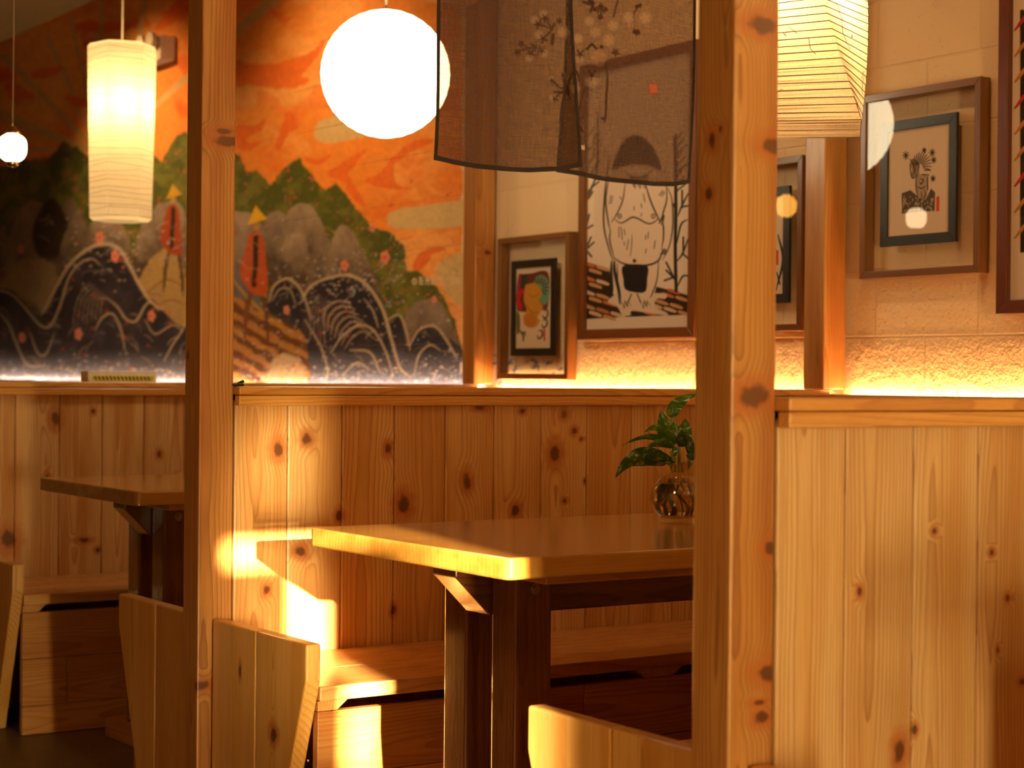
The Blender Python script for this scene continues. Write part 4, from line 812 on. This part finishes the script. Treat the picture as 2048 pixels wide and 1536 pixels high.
MB().lathe([(.001, wp[0][1])]+wp+[(wp[-1][0]-.001, wp[-1][1]+.001), (.001, wp[-1][1]+.001)], vx, vy, 40).build('water', mw, va)
pl = empty('pothos_cutting', (vx, vy, z0+.02), 'green variegated pothos cutting growing from the glass vase', 'plant')
m, nt = newmat('variegated_leaf'); g = NG(nt); gp = g.n('ShaderNodeAttribute', attribute_name='gp').outputs['Vector']
bl = g.n('ShaderNodeAttribute', attribute_name='bl').outputs['Vector']; pidn = g.n('ShaderNodeSeparateXYZ', {0: bl}).outputs[2]
n = g.noise(g.v('MULTIPLY', gp, (70, 70, 140)), 1., 4, .65)
cc = g.mix(g.rng(n, .54, .66, 0, .75), g.mix(pidn, (.012, .045, .006), (.07, .20, .012)), (.34, .42, .06))
pr = g.n('ShaderNodeBsdfPrincipled', {'Base Color': cc, 'Roughness': .28, 'Coat Weight': .3})
g.out(g.n('ShaderNodeMixShader', {0: .25, 1: pr.outputs[0], 2: g.n('ShaderNodeBsdfTranslucent', {0: cc}).outputs[0]}).outputs[0]); M_leaf = m
M_stem = flat('green_stem', (.22, .30, .05), .4); M_root = flat('brown_root', (.16, .07, .025), .6)
def V3(px, py, dd=0): return Vector(at(px, py, VD+dd))
side = Vector(RT)
def leaf(pts, w, dd=(0, 0, 0), pid=.5, tilt=.3, fold=.25):
    ctrl = [V3(a, b, d) for (a, b), d in zip(pts, dd)]; N, K = 22, 9; vs = []
    for i in range(N):
        t = i/(N-1); p = ctrl[0]*(1-t)**2+ctrl[1]*2*t*(1-t)+ctrl[2]*t*t
        tg = ((ctrl[1]-ctrl[0])*(1-t)+(ctrl[2]-ctrl[1])*t).normalized(); a = tg.cross(Vector(FW)).normalized(); a = (a*(1-tilt)+Vector(FW)*tilt).normalized(); nn = tg.cross(a)
        ww = w*u_*(math.sin(math.pi*min(1, t**.62))**.8*(1-t*.25))/2 if t < 1 else 0
        for j in range(K):
            q = j/(K-1)*2-1; vs.append(p+a*q*ww-nn*(abs(q)*ww*fold)+nn*ww*.12*math.sin(t*14+q*2))
    mb = MB().grid([tuple(v) for v in vs], K, N, smooth=True)
    mb.bl = [(0, 0, pid)]*len(mb.v); mb.build('leaf', M_leaf, pl)
leaf([(1342, 836), (1345, 800), (1398, 788)], 30, (0, -.005, 0), .8, .1); leaf([(1356, 884), (1332, 868), (1321, 820)], 56, (0, -.01, 0), .75, .05)
leaf([(1352, 884), (1318, 838), (1288, 866)], 22, (-.005, -.02, -.02), .85, .25); leaf([(1354, 876), (1374, 866), (1370, 836)], 42, (.01, .01, .01), .7, .1)
leaf([(1348, 893), (1300, 856), (1243, 893)], 17, (0, 0, 0), .6, .4); leaf([(1348, 895), (1312, 874), (1292, 902)], 20, (-.01, -.03, -.04), .45, .2)
leaf([(1338, 926), (1262, 892), (1231, 957)], 44, (0, -.02, -.05), .15, .25); leaf([(1345, 925), (1290, 885), (1252, 925)], 24, (.02, .02, .02), .2, .5)
leaf([(1358, 893), (1372, 868), (1392, 905)], 34, (-.01, -.03, -.03), .05, .1); leaf([(1372, 900), (1392, 900), (1376, 940)], 26, (-.02, -.04, -.04), .05, .1)
leaf([(1344, 898), (1352, 900), (1343, 922)], 20, (-.02, -.03, -.03), .5, .1); leaf([(1330, 925), (1352, 915), (1340, 936)], 22, (-.01, -.02, -.02), .1, .3)
for L in ([(1357, 945), (1358, 900), (1355, 870), (1347, 833)], [(1350, 945), (1350, 915), (1344, 890)], [(1345, 945), (1340, 920)], [(1365, 945), (1360, 920), (1366, 895)]):
    MB().tube([V3(*q) for q in L], [.0022]*len(L), 8).build('stem', M_stem, pl)
rr = random.Random(11)
for k in range(14):
    a = rr.uniform(0, 6.28); P = []; rad_ = .012
    for t in range(7):
        h = z0+.100-t*.0135; rad_ = min(.040, rad_+rr.uniform(0, .009)) if t < 5 else rad_*.8; a += rr.uniform(-.5, .5); P.append((vx+rad_*math.cos(a), vy+rad_*math.sin(a), max(h, z0+.014)))
    MB().tube(P, [.0022-.00015*t for t in range(7)] if k % 3 else [.0035]*7, 6).build('root', M_root, pl)

# ------------------------------------------------------------------ small things
x = PX[2]; a = on_x(176, 765, x+.02)[1]; b = on_x(313, 767, x+.02)[1]; zb = -.0268
bx = empty('strip_box', (x-.03, (a+b)/2, zb), 'long cream box with black-hatched yellow stripe on the far cap rail', 'box')
MB().box(x-.05, x+.02, a, b, zb, zb+.036, bev=.0015).build('box_body', flat('cream_card', (.85, .74, .56), .6), bx)
ya = a+(b-a)*.06; yb_ = b-(b-a)*.05
MB().box(x+.0199, x+.0206, ya, yb_, zb+.004, zb+.020, bev=0).build('yellow_band', flat('yellow_band', (.62, .52, .02), .5), bx)
hm = MB()
for k in range(15):
    y = ya+.006+(yb_-ya-.02)*k/14.6; hm.prism([(y+.006, zb+.005), (y+.011, zb+.005), (y+.005, zb+.019), (y, zb+.019)], 'x', x+.0206, x+.0210, 0)
hm.build('hatching', M_blk, bx)
p = on_x(478, 769, PX[1]); zc = -.0266
ck = MB().box(PX[1]-.06, PX[1]+.0, p[1]-.022, p[1]+.014, zc, zc+.007, bev=.002).tube([(PX[1]-.03, p[1]+.01, zc+.005), (PX[1]-.03, p[1]+.026, zc+.012)], .004).build('black_clip', M_blk, origin=(PX[1]-.03, p[1], zc))
tag(ck, 'small black clip on the cap rail beside the left post', 'clip')
# emergency light high on the mural
e0, e1 = on_y(312, 90, WALL)[0], on_y(352, 90, WALL)[0]; zt, zb2 = on_y(325, 82, WALL)[2], on_y(325, 130, WALL)[2]
em = empty('emergency_light', ((e0+e1)/2, WALL-.002, zb2), 'cream emergency light box high on the mural beside the left post', 'emergency light')
MB().box(e0, e1, WALL-.09, WALL-.002, zb2, zt, bev=.008).build('housing', flat('cream_plastic', (.85, .70, .5), .5), em)
for k in (.28, .78):
    c0 = (e0+(e1-e0)*k, WALL-.09, zt-.03); vs = []; 
    for (r_, dy) in ((.03, .0), (.045, -.015), (.05, -.035), (.047, -.04), (.001, -.036)):
        vs += [(c0[0]+r_*math.cos(q*math.pi/10), c0[1]+dy, c0[2]+r_*math.sin(q*math.pi/10)) for q in range(20)]
    MB().add(vs, [(l*20+q, l*20+(q+1) % 20, (l+1)*20+(q+1) % 20, (l+1)*20+q) for l in range(4) for q in range(20)], smooth=True).build('lamp_head', flat('lamp_head_plastic', (.80, .66, .46), .35), em)
